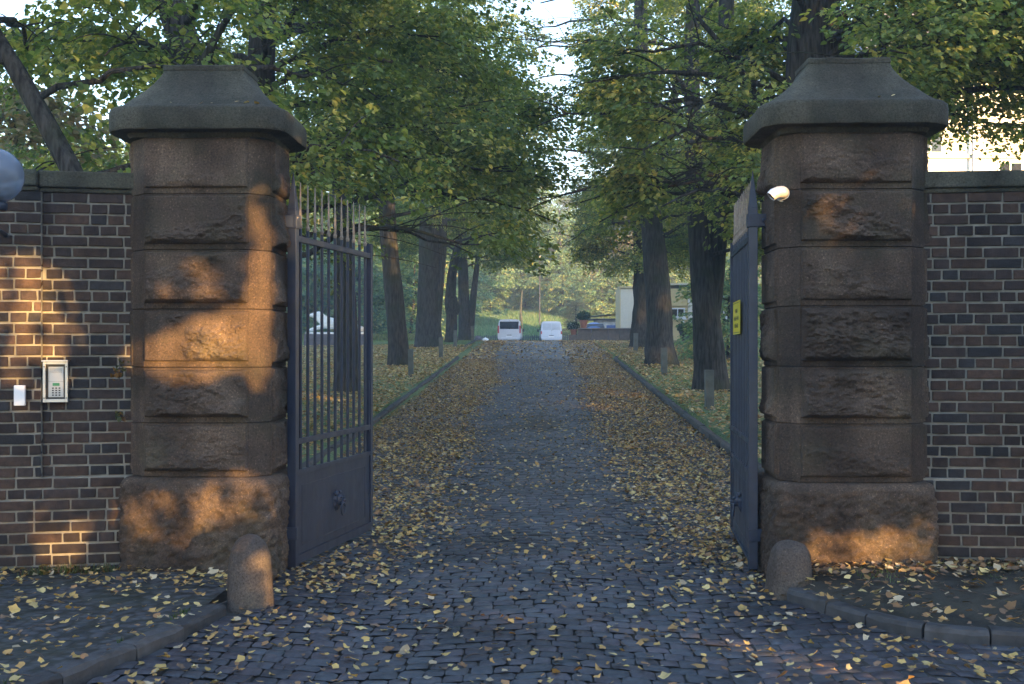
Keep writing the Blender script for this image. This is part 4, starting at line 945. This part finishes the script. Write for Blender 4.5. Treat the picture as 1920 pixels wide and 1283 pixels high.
mb = MB(); mb.box(-1.0, .98, -.745, .745, 1.02, 1.30, taper=.12); mb.build('window_band', M_glassdark, t, bevel=.03)

# ------------------------------------------------------------------ terrace wall, pots, shed, fence, lamp
M_terr = simple('terrace_stone', (.17, .135, .11), .85, var=.2, bumpd=.01)
t = thing('terrace_wall', 'low brown stone terrace wall with a stepped left end', 'wall', (0, 70, gf(3, 70)))
mb = MB(); x = 2.42
for k, w2 in enumerate((.85, 1.05, .7, .95, .75)):
    mb.box(x, x + w2 - .03, -.0 - .12 * k * .2, .35, -.1, .78); x += w2
mb.box(1.85, 2.40, .02, .4, -.1, .42); mb.build('wall_blocks', M_terr, t, bevel=.01)
mb = MB(); mb.box(2.39, 6.75, -.15, .42, .785, .84); mb.build('coping', simple('terrace_coping', (.32, .27, .24), .8), t)
def pot(label, x, y, z, r, h, pal, seed, mat, ph, leaf=.09):
    t = thing('potted_plant', label, 'plant', (x, y, z), 0, 'potted plants')
    mb = MB(); mb.lathe([(0, 0), (r * .62, 0), (r * .72, h * .35), (r * .78, h * .36), (r * .80, h * .42), (r * .9, h * .82), (r * 1.05, h * .83), (r * 1.05, h), (r * .9, h), (r * .85, h * .9), (0, h * .9)], 24); mb.build('pot', mat, t, smooth=True, auto=40)
    rr_ = np.random.RandomState(seed); n = 900; P = rr_.normal(0, 1, (n, 3)); P /= np.linalg.norm(P, axis=1)[:, None]; P = P * (rr_.uniform(.3, 1, n) ** .5)[:, None] * np.array([ph * .75, ph * .75, ph * .5]) + np.array([0, 0, h + ph * .42])
    V, F = leaf_geo(P, rr_.normal(0, 1, (n, 3)), rr_.normal(0, 1, (n, 3)) + [0, 0, .7], rr_.uniform(.7, 1.3, n) * leaf); mb = MB(); mb.add(V, F, pick_cols(n, pal, [1] * len(pal), rr_)); mb.build('foliage', M_leaf, t)
DK = [(.02, .05, .02), (.03, .07, .025), (.05, .09, .03)]
zt = gf(3, 70) + .84
pot('terracotta pot with a broad green plant on the terrace wall corner', 2.78, 70.15, zt, .27, .50, DK, 1, M_terra, .60)
pot('lower terracotta pot with a flowering plant on the wall step', 2.14, 70.2, gf(2, 70) + .42, .22, .34, DK + [(.5, .5, .5)], 2, M_terra, .52)
pot('black pot with a small dark plant before the yellow house', 7.75, 60.5, gf(8, 60.5) + .07, .22, .5, DK, 3, M_black, .45)
# shed with a mossy roof
t = thing('garden_shed', 'low white shed with a blue panel and a mossy roof behind the terrace', 'shed', (4.3, 86, gf(5, 86)))
mb = MB(); mb.box(0, 3.2, 0, 2.5, 0, 1.75); mb.build('wall', simple('stained_white_board', (.52, .52, .50), .7, var=.35, scale=3), t)
mb = MB(); mb.box(.86, 1.7, -.03, -.003, .0, 1.35); mb.build('blue_panel', simple('blue_board', (.05, .10, .28), .5), t)
mb = MB(); mb.box(-.5, 3.5, -.3, 2.8, 1.76, 1.86); mb.build('roof', M_metal, t)
mb = MB(); A, B = np.meshgrid(np.linspace(-.6, 3.6, 40), np.linspace(-.35, 2.85, 20), indexing='ij'); mb.grid(np.stack([A, B, 1.87 + .3 * np.clip(np.sin((A + .6) / 4.2 * math.pi), 0, 1) ** .5 + .05 * fbm(np.stack([A * 4, B * 4, A * 0], -1), 3, 1)], -1)); mb.build('moss', simple('moss_cover', (.16, .17, .07), .95, var=.3, bumpd=.02), t, smooth=True)
# low fence at the far edge of the forecourt
t = thing('low_fence', 'low dark picket fence behind the parked vans', 'fence', (0, 97.5, gf(0, 97)))
mb = MB()
for k in range(110): x = -9 + k * .19; mb.box(x, x + .11, 0, .05, 0, .72 + .05 * math.sin(k * 1.7))
mb.build('picket', M_wood, t)
mb = MB(); mb.box(-9.1, 12, .052, .10, .52, .60); mb.box(-9.1, 12, .052, .10, .16, .24); mb.build('rail', M_wood, t)
t = thing('lamp_post', 'thin dark lamp post standing on the hillside above the vans', 'lamp', (.05, 108, gf(0, 108)))
mb = MB(); mb.tube([(0, 0, 0), (0, 0, 6.4)], [.07, .045], 10); mb.build('pole', M_metal, t, smooth=True)
mb = MB(); mb.lathe([(.05, 6.3), (.16, 6.4), (.2, 6.75), (.05, 6.95), (0, 6.96)], 14); mb.build('lantern', M_silver, t, smooth=True)
mb = MB(); mb.tube([(0, 0, -.2), (.03, 0, 1.5), (-.03, 0, 2.6), (.1, 0, 4.4)], [.14, .13, .10, .06], 12, noise=.15, seed=4)
o = mb.build('bare_trunk', simple('pale_orange_bark', (.40, .26, .10), .85, var=.25, bumpd=.02), smooth=True); o.location = (-1.62, 99.2, gf(-1.6, 99.2)); tag(o, 'bare orange trunk standing right behind the silver van', 'tree')  # warm low sunlight on this trunk is put into its bark colour
# loose stones by the left end of the forecourt
for k, (x, y, s_) in enumerate(((-4.9, 78, .38), (-4.3, 79, .30), (-3.75, 78, .22))):
    th = np.linspace(0, math.pi, 10); ph = np.linspace(0, 2 * math.pi, 14, endpoint=False); T_, F_ = np.meshgrid(ph, th, indexing='ij')
    G = np.stack([np.cos(T_) * np.sin(F_), np.sin(T_) * np.sin(F_), np.cos(F_)], -1); G = G * s_ * (1 + .18 * vnoise(G * 2 + k, k))[..., None]
    mb = MB(); mb.grid(G, closed_u=True); o = mb.build('boulder', M_plinth if k < 2 else M_marble, smooth=True); o.location = (x, y, gf(x, y) + s_ * .5)
    tag(o, ['left grey boulder at the forecourt edge', 'middle grey boulder at the forecourt edge', 'pale boulder at the forecourt edge, nearest the silver van'][k], 'boulder', 'boulders at the forecourt edge')

# ------------------------------------------------------------------ sculpture
sx, sy = -9.65, 52.0; sz = gf(sx, sy) + .24
t = thing('lion_sculpture', 'white reclining animal sculpture with raised head behind the left gate bars', 'sculpture', (sx, sy, sz + .38)); t.scale = (1.25, 1.1, .92)
me = bpy.data.meshes.new('figure')
J = [(.95, 0, .42, .30), (.45, 0, .46, .27), (-.15, 0, .58, .28), (-.38, 0, .78, .20), (-.50, 0, .98, .17), (-.74, 0, .97, .12), (-.86, 0, .93, .08),   # spine to muzzle
     (-.32, .16, .40, .13), (-.62, .18, .30, .08), (-.86, .18, .16, .07), (-.32, -.16, .40, .13), (-.62, -.18, .30, .08), (-.86, -.18, .16, .07),
     (.95, .26, .28, .20), (.55, .32, .14, .10), (.25, .32, .10, .07), (.95, -.26, .28, .20), (.55, -.32, .14, .10), (.25, -.32, .10, .07),
     (1.25, 0, .25, .07), (1.3, .25, .12, .05), (-.46, .09, 1.14, .04), (-.46, -.09, 1.14, .04)]
E = [(0, 1), (1, 2), (2, 3), (3, 4), (4, 5), (5, 6), (2, 7), (7, 8), (8, 9), (2, 10), (10, 11), (11, 12), (0, 13), (13, 14), (14, 15), (0, 16), (16, 17), (17, 18), (0, 19), (19, 20), (4, 21), (4, 22)]
me.from_pydata([j[:3] for j in J], E, []); fo = bpy.data.objects.new('figure', me); C.objects.link(fo); fo.parent = t; me.materials.append(M_marble)
sk = fo.modifiers.new('skin', 'SKIN'); 
for v, j in zip(me.skin_vertices[0].data, J): v.radius = (j[3], j[3])
me.skin_vertices[0].data[0].use_root = True
fo.modifiers.new('sub', 'SUBSURF').levels = 2; fo.modifiers['sub'].render_levels = 2
mb = MB(); mb.box(-.92, 1.38, -.45, .45, .0, .10, jit=.01); mb.build('slab', M_marble, t, bevel=.02)
mb = MB(); mb.box(-.96, 1.43, -.55, .55, -.75, -.002); mb.build('plinth', M_plinth, t, bevel=.01)

# ------------------------------------------------------------------ buildings
M_yel = simple('yellow_render', (.60, .49, .26), .85, var=.06); M_cream = simple('cream_render', (.66, .62, .50), .85, var=.05); M_slate = simple('slate', (.09, .095, .12), .6, var=.25, scale=4)
M_villa = simple('white_render', (.78, .75, .68), .85, var=.04); M_frame = simple('white_frame', (.7, .72, .75), .4)
M_base = simple('grey_base', (.17, .17, .19), .85)
def win(parent, x, z, w2, h2, yf, axis='y'):
    f = MB(); 
    def bx(a, b, c, d, p, q):
        f.box(a, b, p, q, c, d)
    bx(x - w2 / 2, x - w2 / 2 + .08, z, z + h2, yf - .05, yf); bx(x + w2 / 2 - .08, x + w2 / 2, z, z + h2, yf - .05, yf)
    bx(x - w2 / 2 + .081, x + w2 / 2 - .081, z, z + .08, yf - .05, yf); bx(x - w2 / 2 + .081, x + w2 / 2 - .081, z + h2 - .08, z + h2, yf - .05, yf); bx(x - .03, x + .03, z + .081, z + h2 - .081, yf - .045, yf)
    bx(x - w2 / 2 - .1, x + w2 / 2 + .1, z - .12, z - .001, yf - .12, yf)
    o = f.build('window', M_frame, parent)
    gl = MB(); gl.box(x - w2 / 2 + .081, x + w2 / 2 - .081, yf - .02, yf - .004, z + .081, z + h2 - .081); gl.build('pane', M_glassdark, o)
zb = gf(8, 76) + .05
t = thing('yellow_house', 'yellow rendered house behind the trees right of the drive', 'house', (5.52, 76, zb))
mb = MB(); mb.box(0, 9, 0, 4.3, .32, 3.6); mb.build('wall', M_cream, t)
mb = MB(); mb.box(-.06, -.003, -.0, 4.3, .32, 3.6); mb.build('side_render', M_yel, t)
mb = MB(); mb.box(-.10, 9.1, -.10, 4.4, -.1, .319); mb.build('base_course', M_base, t)
win(t, 1.55, 2.0, .9, 1.5, -.001); win(t, 3.6, 2.0, 1.1, 1.5, -.001); 
mb = MB(); mb.box(-.07, 9.1, -.12, 4.4, 3.61, 3.72); mb.build('roof', M_yel, t)
t = thing('porch_building', 'cream porch wing seen between two right hand trunks', 'house', (7.3, 64, gf(8, 64)))
mb = MB(); mb.box(0, 1.15, 0, 5, 0, 3.0); mb.box(1.16, 1.5, .3, 5, 0, 3.0); mb.box(1.51, 7, .02, 5, 0, 3.2); mb.build('wall', M_yel, t)
mb = MB(); mb.box(1.18, 1.48, -.02, .299, .0, 2.9); mb.build('white_pier', M_villa, t)
mb = MB(); mb.box(.05, 1.1, -.12, -.002, 1.22, 1.32); mb.box(.0, 1.14, -.1, -.003, 2.0, 2.1); mb.build('ledge', M_yel, t)
win(t, .58, 1.35, .85, .55, -.003); win(t, 3.2, 1.35, 1.2, 1.4, .018)
mb = MB(); mb.box(.75, .95, -.08, -.003, 1.05, 1.16); mb.build('wall_lamp', M_white, t)
mb = MB(); mb.box(-.05, 7.1, -.05, 5.1, 3.21, 3.3); mb.build('roof', M_cream, t)
th = np.linspace(0, math.pi, 12); ph = np.linspace(0, 2 * math.pi, 16, endpoint=False); T_, F_ = np.meshgrid(ph, th, indexing='ij')
G = np.stack([np.cos(T_) * np.sin(F_), np.sin(T_) * np.sin(F_), np.cos(F_)], -1); G = G * np.array([.55, .5, .45]) * (1 + .15 * vnoise(G * 2.2, 3))[..., None]
mb = MB(); mb.grid(G, closed_u=True); o = mb.build('boulder', M_plinth, smooth=True); o.location = (8.35, 60.8, gf(8, 60) + .35); tag(o, 'dark rounded boulder beside the black plant pot', 'boulder')
# white villa right
zv = gf(20, 50)
t = thing('white_villa', 'tall white villa with cornices and slate roof behind the right wall', 'house', (14.2, 50, zv))
mb = MB(); mb.box(0, 18, 0, 10, 0, 12.2); mb.build('wall', M_villa, t)
mb = MB(); mb.box(-.12, 18.1, -.14, -.001, 6.55, 6.68); mb.box(-.06, 18.1, -.08, -.001, 6.40, 6.549); mb.box(-.10, 18.1, -.12, -.001, 8.45, 8.60); mb.box(-.4, 18.4, -.45, -.002, 11.95, 12.199); mb.build('cornice', M_cream, t)
for x, z in ((2.2, 8.65 - .0), (5.6, 8.65)): pass
for x in (3.1, 12): win(t, x, 8.65, 1.1, 1.7, -.003)
for x in (1.2, 6.6, 10, 14): win(t, x, 4.2, 1.2, 1.9, -.003)
for x in (6.6, 10, 14): win(t, x, 7.0, 1.1, 1.3, -.003)
mb = MB(); mb.tube([(4.9, -.2, 0), (4.9, -.2, 11.9)], .06, 10); mb.build('drainpipe', simple('zinc_pipe', (.25, .32, .45), .4, .4), t, smooth=True)
mb = MB(); V = [(-.4, -.4, 12.21), (18.4, -.4, 12.21), (18.4, 10.4, 12.21), (-.4, 10.4, 12.21), (1.2, 1.0, 15.4), (16.8, 1.0, 15.4), (16.8, 9, 15.4), (1.2, 9, 15.4)]
mb.add(V, [(0, 1, 5, 4), (1, 2, 6, 5), (2, 3, 7, 6), (3, 0, 4, 7), (4, 5, 6, 7), (3, 2, 1, 0)]); mb.build('roof', M_slate, t)
for x in (4.0, 9.0):
    mb = MB(); mb.box(x, x + 1.3, -.1, 1.6, 12.5, 14.0); f = mb.build('dormer', M_villa, t); mb = MB(); mb.box(x + .2, x + 1.1, -.13, -.101, 12.7, 13.8); mb.build('pane', M_glassdark, f)

# ------------------------------------------------------------------ fallen leaves, grass
LIT = [(.54, .365, .115), (.46, .275, .09), (.30, .165, .07), (.60, .46, .19), (.50, .39, .24), (.19, .12, .07)]
def litter(name, label, X, Y, Z, size, seed, wts=(6, 4.5, 2, 3, 2, 1), lift=.6):
    rr_ = np.random.RandomState(seed); n = len(X); P = np.stack([X, Y, Z + rr_.uniform(.004, .02, n)], -1)
    a = rr_.uniform(0, 2 * math.pi, n); ax = np.stack([np.cos(a), np.sin(a), rr_.normal(0, .22, n)], -1); nr = np.stack([rr_.normal(0, .32, n), rr_.normal(0, .32, n), np.where(rr_.rand(n) < .5, 1.0, -1.0)], -1)
    K = 9; th = np.linspace(0, 2 * math.pi, K, endpoint=False)
    rad = np.array([1.15, .72, .98, .70, .80, .55, .80, .70, .98][:K]) * rr_.uniform(.75, 1.2, (n, K)); sz = size * .5 * np.where(rr_.rand(n) < .12, rr_.uniform(1.0, 1.5, n), rr_.uniform(.5, 1.05, n))
    ax /= np.linalg.norm(ax, axis=1)[:, None]; sd = np.cross(nr, ax); sd /= np.linalg.norm(sd, axis=1)[:, None]; nn = np.cross(ax, sd); nn *= np.sign(nn[:, 2:3])
    lx = rad * np.cos(th); ly = rad * np.sin(th) * .9; ph = rr_.uniform(0, math.pi, (n, 1)); cu = rr_.uniform(-.1, .55, (n, 1)); lz = cu * (lx * np.cos(ph) + ly * np.sin(ph)) ** 2 + rr_.uniform(-.06, .1, (n, K))
    V = P[:, None] + sz[:, None, None] * (ax[:, None] * lx[..., None] + sd[:, None] * ly[..., None] + nn[:, None] * lz[..., None])
    V = np.concatenate([V, P[:, None]], 1)
    low_ = np.minimum(0, (V[..., 2] - P[:, None, 2]).min(1)); V[..., 2] -= low_[:, None]; V = V.reshape(-1, 3)
    F = np.array([(i, (i + 1) % K, K) for i in range(K)])[None] + (np.arange(n) * (K + 1))[:, None, None]; F = F.reshape(-1, 3)
    pl = np.array(LIT); cc = pl[rr_.choice(len(pl), n, p=np.array(wts) / sum(wts))] * rr_.uniform(.55, 1.15, (n, 1)); cc = np.repeat(cc, K + 1, 0) * rr_.uniform(.85, 1.15, (n * (K + 1), 1))
    mb = MB(); mb.add(V, F, cc); o = mb.build(name, M_litter); return tag(o, label, 'leaves', kind='stuff')
def sample(rr_, n, x0, x1, y0, y1, dens):
    X = rr_.uniform(x0, x1, n); Y = rr_.uniform(y0, y1, n); m = rr_.rand(n) < dens(X, Y); return X[m], Y[m]
rr_ = np.random.RandomState(77)
def dens_drive(X, Y):
    wv = .25 * np.sin(Y * .35) + .2 * np.sin(Y * .9 + 2)
    side = 1 / (1 + np.exp(-(np.abs(X + .05 + wv * .3) - (1.02 + .012 * (Y - 9))) * 7))
    near = np.clip((Y - 7.2) / 8.0, 0, 1)
    cl = .5 + .5 * np.clip(1.2 * fbm(np.stack([X * 1.3, Y * 1.1, X * 0], -1), 3, 4) + .5, 0, 1)
    d = (.05 + 1.3 * side * (.42 + .58 * near)) * cl
    d = np.maximum(d, .12 * (.4 + .6 * cl))
    return np.where(Y < 7.4, .19 * (.35 + cl) * np.clip(.35 + .55 * np.abs(X) / 2, .3, 1), d)
X1, Y1 = sample(rr_, 27000, -4.5, 4.5, 3.2, 8.6, dens_drive)
m = ~(on_left_pave(X1, Y1) | ((X1 < -1.95) & (Y1 > 6.7)) | on_right_verge(X1, Y1)); X1, Y1 = X1[m], Y1[m]
X2, Y2 = sample(rr_, 105000, -2.95, 2.73, 8.6, 42, lambda X, Y: dens_drive(X, Y) * np.clip(1.25 - Y * .006, .8, 1.2))
X3, Y3 = sample(rr_, 26000, -4.4, 9, 42, 66, lambda X, Y: ((X > far_edge(Y, -1)) & (X < far_edge(Y, 1))) * (.25 + .75 * (np.abs(X + .3) > 1.45)) * .9)
litter('fallen_leaves', 'yellow and brown fallen leaves drifted along both sides of the drive', np.concatenate([X1, X2]), np.concatenate([Y1, Y2]), np.concatenate([g(X1, Y1), g(X2, Y2)]), .055, 1, (5, 6, 3, 2, 2.2, 2))
litter('fallen_leaves', 'fallen leaves carpeting the far end of the drive', X3, Y3, g(X3, Y3) + .005, .11, 2, (6, 5, 3, 3, 2, 1))
# verges
Xa, Ya = sample(rr_, 90000, -13, -3.1, 9, 52, lambda X, Y: np.clip(1.2 - (np.abs(X) - 3) * .09, .08, 1) * (.6 + .5 * np.clip(fbm(np.stack([X * .8, Y * .5, X * 0], -1), 3, 6) + .6, 0, 1)))
Xb, Yb = sample(rr_, 60000, 2.9, 11, 9, 56, lambda X, Y: np.clip(1.25 - (np.abs(X) - 3) * .16, .08, 1) * (.6 + .5 * np.clip(fbm(np.stack([X * .8, Y * .5, X * 0], -1), 3, 8) + .5, 0, 1)))
litter('fallen_leaves', 'fallen leaves lying on the grass left of the drive', Xa, Ya, g(Xa, Ya) + .11, .088, 3, (6, 4, 2, 4, 3, 1))
litter('fallen_leaves', 'fallen leaves lying on the grass right of the drive', Xb, Yb, g(Xb, Yb) + .11, .088, 4, (5, 4, 2, 3, 4, 1))
Xp, Yp = sample(rr_, 3600, -5, -1.95, 3.4, 7.9, lambda X, Y: .40 + .6 * (Y > 7.2)); m = (Xp < np.where(Yp < 6.78, np.interp(Yp, KL[::-1, 1], KL[::-1, 0]) - .02, -1.92)); Xp, Yp = Xp[m], Yp[m]
litter('fallen_leaves', 'fallen leaves scattered on the left pavement', Xp, Yp, .085 + 0 * Xp, .055, 5)
Xq, Yq = sample(rr_, 3600, 1.7, 6, 6.2, 8, lambda X, Y: .35 + .5 * (Y > 7.4)); m = Yq > np.interp(Xq, KR[:, 0], KR[:, 1]) + .02; Xq, Yq = Xq[m], Yq[m]
litter('fallen_leaves', 'brown fallen leaves on the bare verge before the right wall', Xq, Yq, .06 + .07 * np.clip(Yq - np.interp(Xq, KR[:, 0], KR[:, 1]) - .1, 0, 1) + .02, .065, 6, (2, 4, 5, 2, 3, 5))
cl = MB
Xc = np.array([-2.35, -2.28, -2.1, -2.04, -1.96, -2.55, 2.42, 2.33, -2.15, 2.1]); Yc = np.array([7.72, 7.74, 7.72, 7.75, 7.73, 7.75, 7.72, 7.73, 7.95, 8.1]); Zc = np.array([3.33] * 6 + [3.35, 3.35, 3.672, 3.69])
litter('fallen_leaves', 'few fallen leaves caught on the pillar caps', Xc, Yc, Zc - .002, .05, 9)
# grass blades
def blades(name, label, X, Y, Z, h, seed, pal=((.12, .19, .08), (.16, .24, .10), (.22, .28, .13))):
    r2 = np.random.RandomState(seed); n = len(X); a = r2.uniform(0, 2 * math.pi, n); w2 = h * .12; hh = h * r2.uniform(.5, 1.2, n)
    P = np.stack([X, Y, Z], -1); d = np.stack([np.cos(a), np.sin(a), 0 * a], -1); le = r2.normal(0, .35, (n, 2))
    V = np.stack([P - d * w2, P + d * w2, P + np.stack([le[:, 0] * hh, le[:, 1] * hh, hh], -1)], 1).reshape(-1, 3)
    F = np.arange(3 * n).reshape(-1, 3); c = np.array(pal)[r2.randint(0, len(pal), n)] * r2.uniform(.7, 1.3, (n, 1))
    mb = MB(); mb.add(V, F, np.repeat(c, 3, 0)); tag(mb.build(name, M_leaf), label, 'grass', kind='stuff')
Xg, Yg = sample(rr_, 120000, -16, -3.12, 10, 62, lambda X, Y: .6 + 0 * X); Xh, Yh = sample(rr_, 80000, 2.9, 13, 10, 56, lambda X, Y: .6 + 0 * X)
blades('grass', 'short lawn grass left of the drive', Xg, Yg, g(Xg, Yg) + .04, .07, 1); blades('grass', 'short lawn grass right of the drive', Xh, Yh, g(Xh, Yh) + .04, .07, 2)
Xg, Yg = sample(rr_, 60000, -34, 12, 98, 118, lambda X, Y: .9 + 0 * X); blades('grass', 'long pale grass on the bank beyond the vans', Xg, Yg, g(Xg, Yg), .38, 3, ((.13, .25, .12), (.18, .29, .15), (.24, .31, .17)))
Xg, Yg = sample(rr_, 30000, -36, -7, 66, 76, lambda X, Y: .9 + 0 * X); blades('grass', 'pale tall grass before the thicket on the left', Xg, Yg, g(Xg, Yg), .45, 5, ((.20, .22, .10), (.30, .28, .16), (.12, .16, .06)))
Xg, Yg = sample(rr_, 6000, 1.75, 5, 6.9, 8, lambda X, Y: ((fbm(np.stack([X * 3, Y * 3, X * 0], -1), 2, 5) > .15) & (Y > 7.1)) * 1.0); blades('grass', 'green tufts of weeds at the foot of the right pillar', Xg, Yg, .10 + 0 * Xg, .05, 4)

Xw = np.concatenate([KL[:, 0].repeat(1)[:0], np.interp(rr_.uniform(3.8, 6.7, 500), KL[::-1, 1], KL[::-1, 0])]); Yw = rr_.uniform(3.8, 6.7, 500); Xw = np.interp(Yw, KL[::-1, 1], KL[::-1, 0]) - rr_.uniform(.12, .17, 500); mw = fbm(np.stack([Xw * 6, Yw * 6, Xw * 0], -1), 2, 3) > .1; Xw, Yw = Xw[mw], Yw[mw]
blades('grass', 'weeds in the joint behind the left kerb', Xw, Yw, .06 + 0 * Xw, .045, 6, ((.06, .10, .03), (.10, .12, .04)))
Xw = np.concatenate([rr_.uniform(-6, -2.98, 1500), rr_.uniform(2.75, 6, 1800)]); Yw = np.where(Xw < 0, 7.91 + (Xw + 2.86) * .2126 - rr_.uniform(.05, .14, len(Xw)), 7.93 - (Xw - 2.66) * .0875 - rr_.uniform(.05, .2, len(Xw))); mw = fbm(np.stack([Xw * 3, Yw * 3, Xw * 0], -1), 2, 8) > .0; Xw, Yw = Xw[mw], Yw[mw]
blades('grass', 'thin weeds along the foot of the brick walls', Xw, Yw, np.where(Xw < 0, .07, .12), .06, 7, ((.05, .09, .03), (.12, .13, .05), (.14, .09, .04)))
tw = MB()
for k in range(230):
    if k < 110: x, y = rr_.uniform(-2.9, 2.7), rr_.uniform(4.6, 14); z = gf(x, y) + .006
    else: x, y = rr_.uniform(2.2, 4.2), rr_.uniform(6.9, 7.8); z = .125
    if on_left_pave(np.array([x]), np.array([y]))[0]: z = .09
    a = rr_.uniform(0, 6.28); l_ = rr_.uniform(.03, .16); b_ = a + rr_.uniform(-.6, .6)
    tw.tube([(x, y, z), (x + math.cos(a) * l_ * .5, y + math.sin(a) * l_ * .5, z + .004), (x + math.cos(a) * l_ * .5 + math.cos(b_) * l_ * .5, y + math.sin(a) * l_ * .5 + math.sin(b_) * l_ * .5, z)], .0022, 4, cap=False, col=(.09, .06, .04))
tag(tw.build('twigs', M_litter), 'thin dead twigs scattered among the fallen leaves', 'twigs', kind='stuff')

# ------------------------------------------------------------------ air
m = bpy.data.materials.new('air'); m.use_nodes = True; t = m.node_tree; t.nodes.clear()
out = t.nodes.new('ShaderNodeOutputMaterial'); pv = t.nodes.new('ShaderNodeVolumePrincipled')
pv.inputs['Color'].default_value = (.86, .92, 1.0, 1); pv.inputs['Density'].default_value = .0019; t.links.new(pv.outputs[0], out.inputs['Volume'])
mb = MB(); mb.box(-230, 230, -130, 430, -3, 62); o = mb.build('haze', m); o['kind'] = 'stuff'; o['label'] = 'faint haze in the air over the avenue'
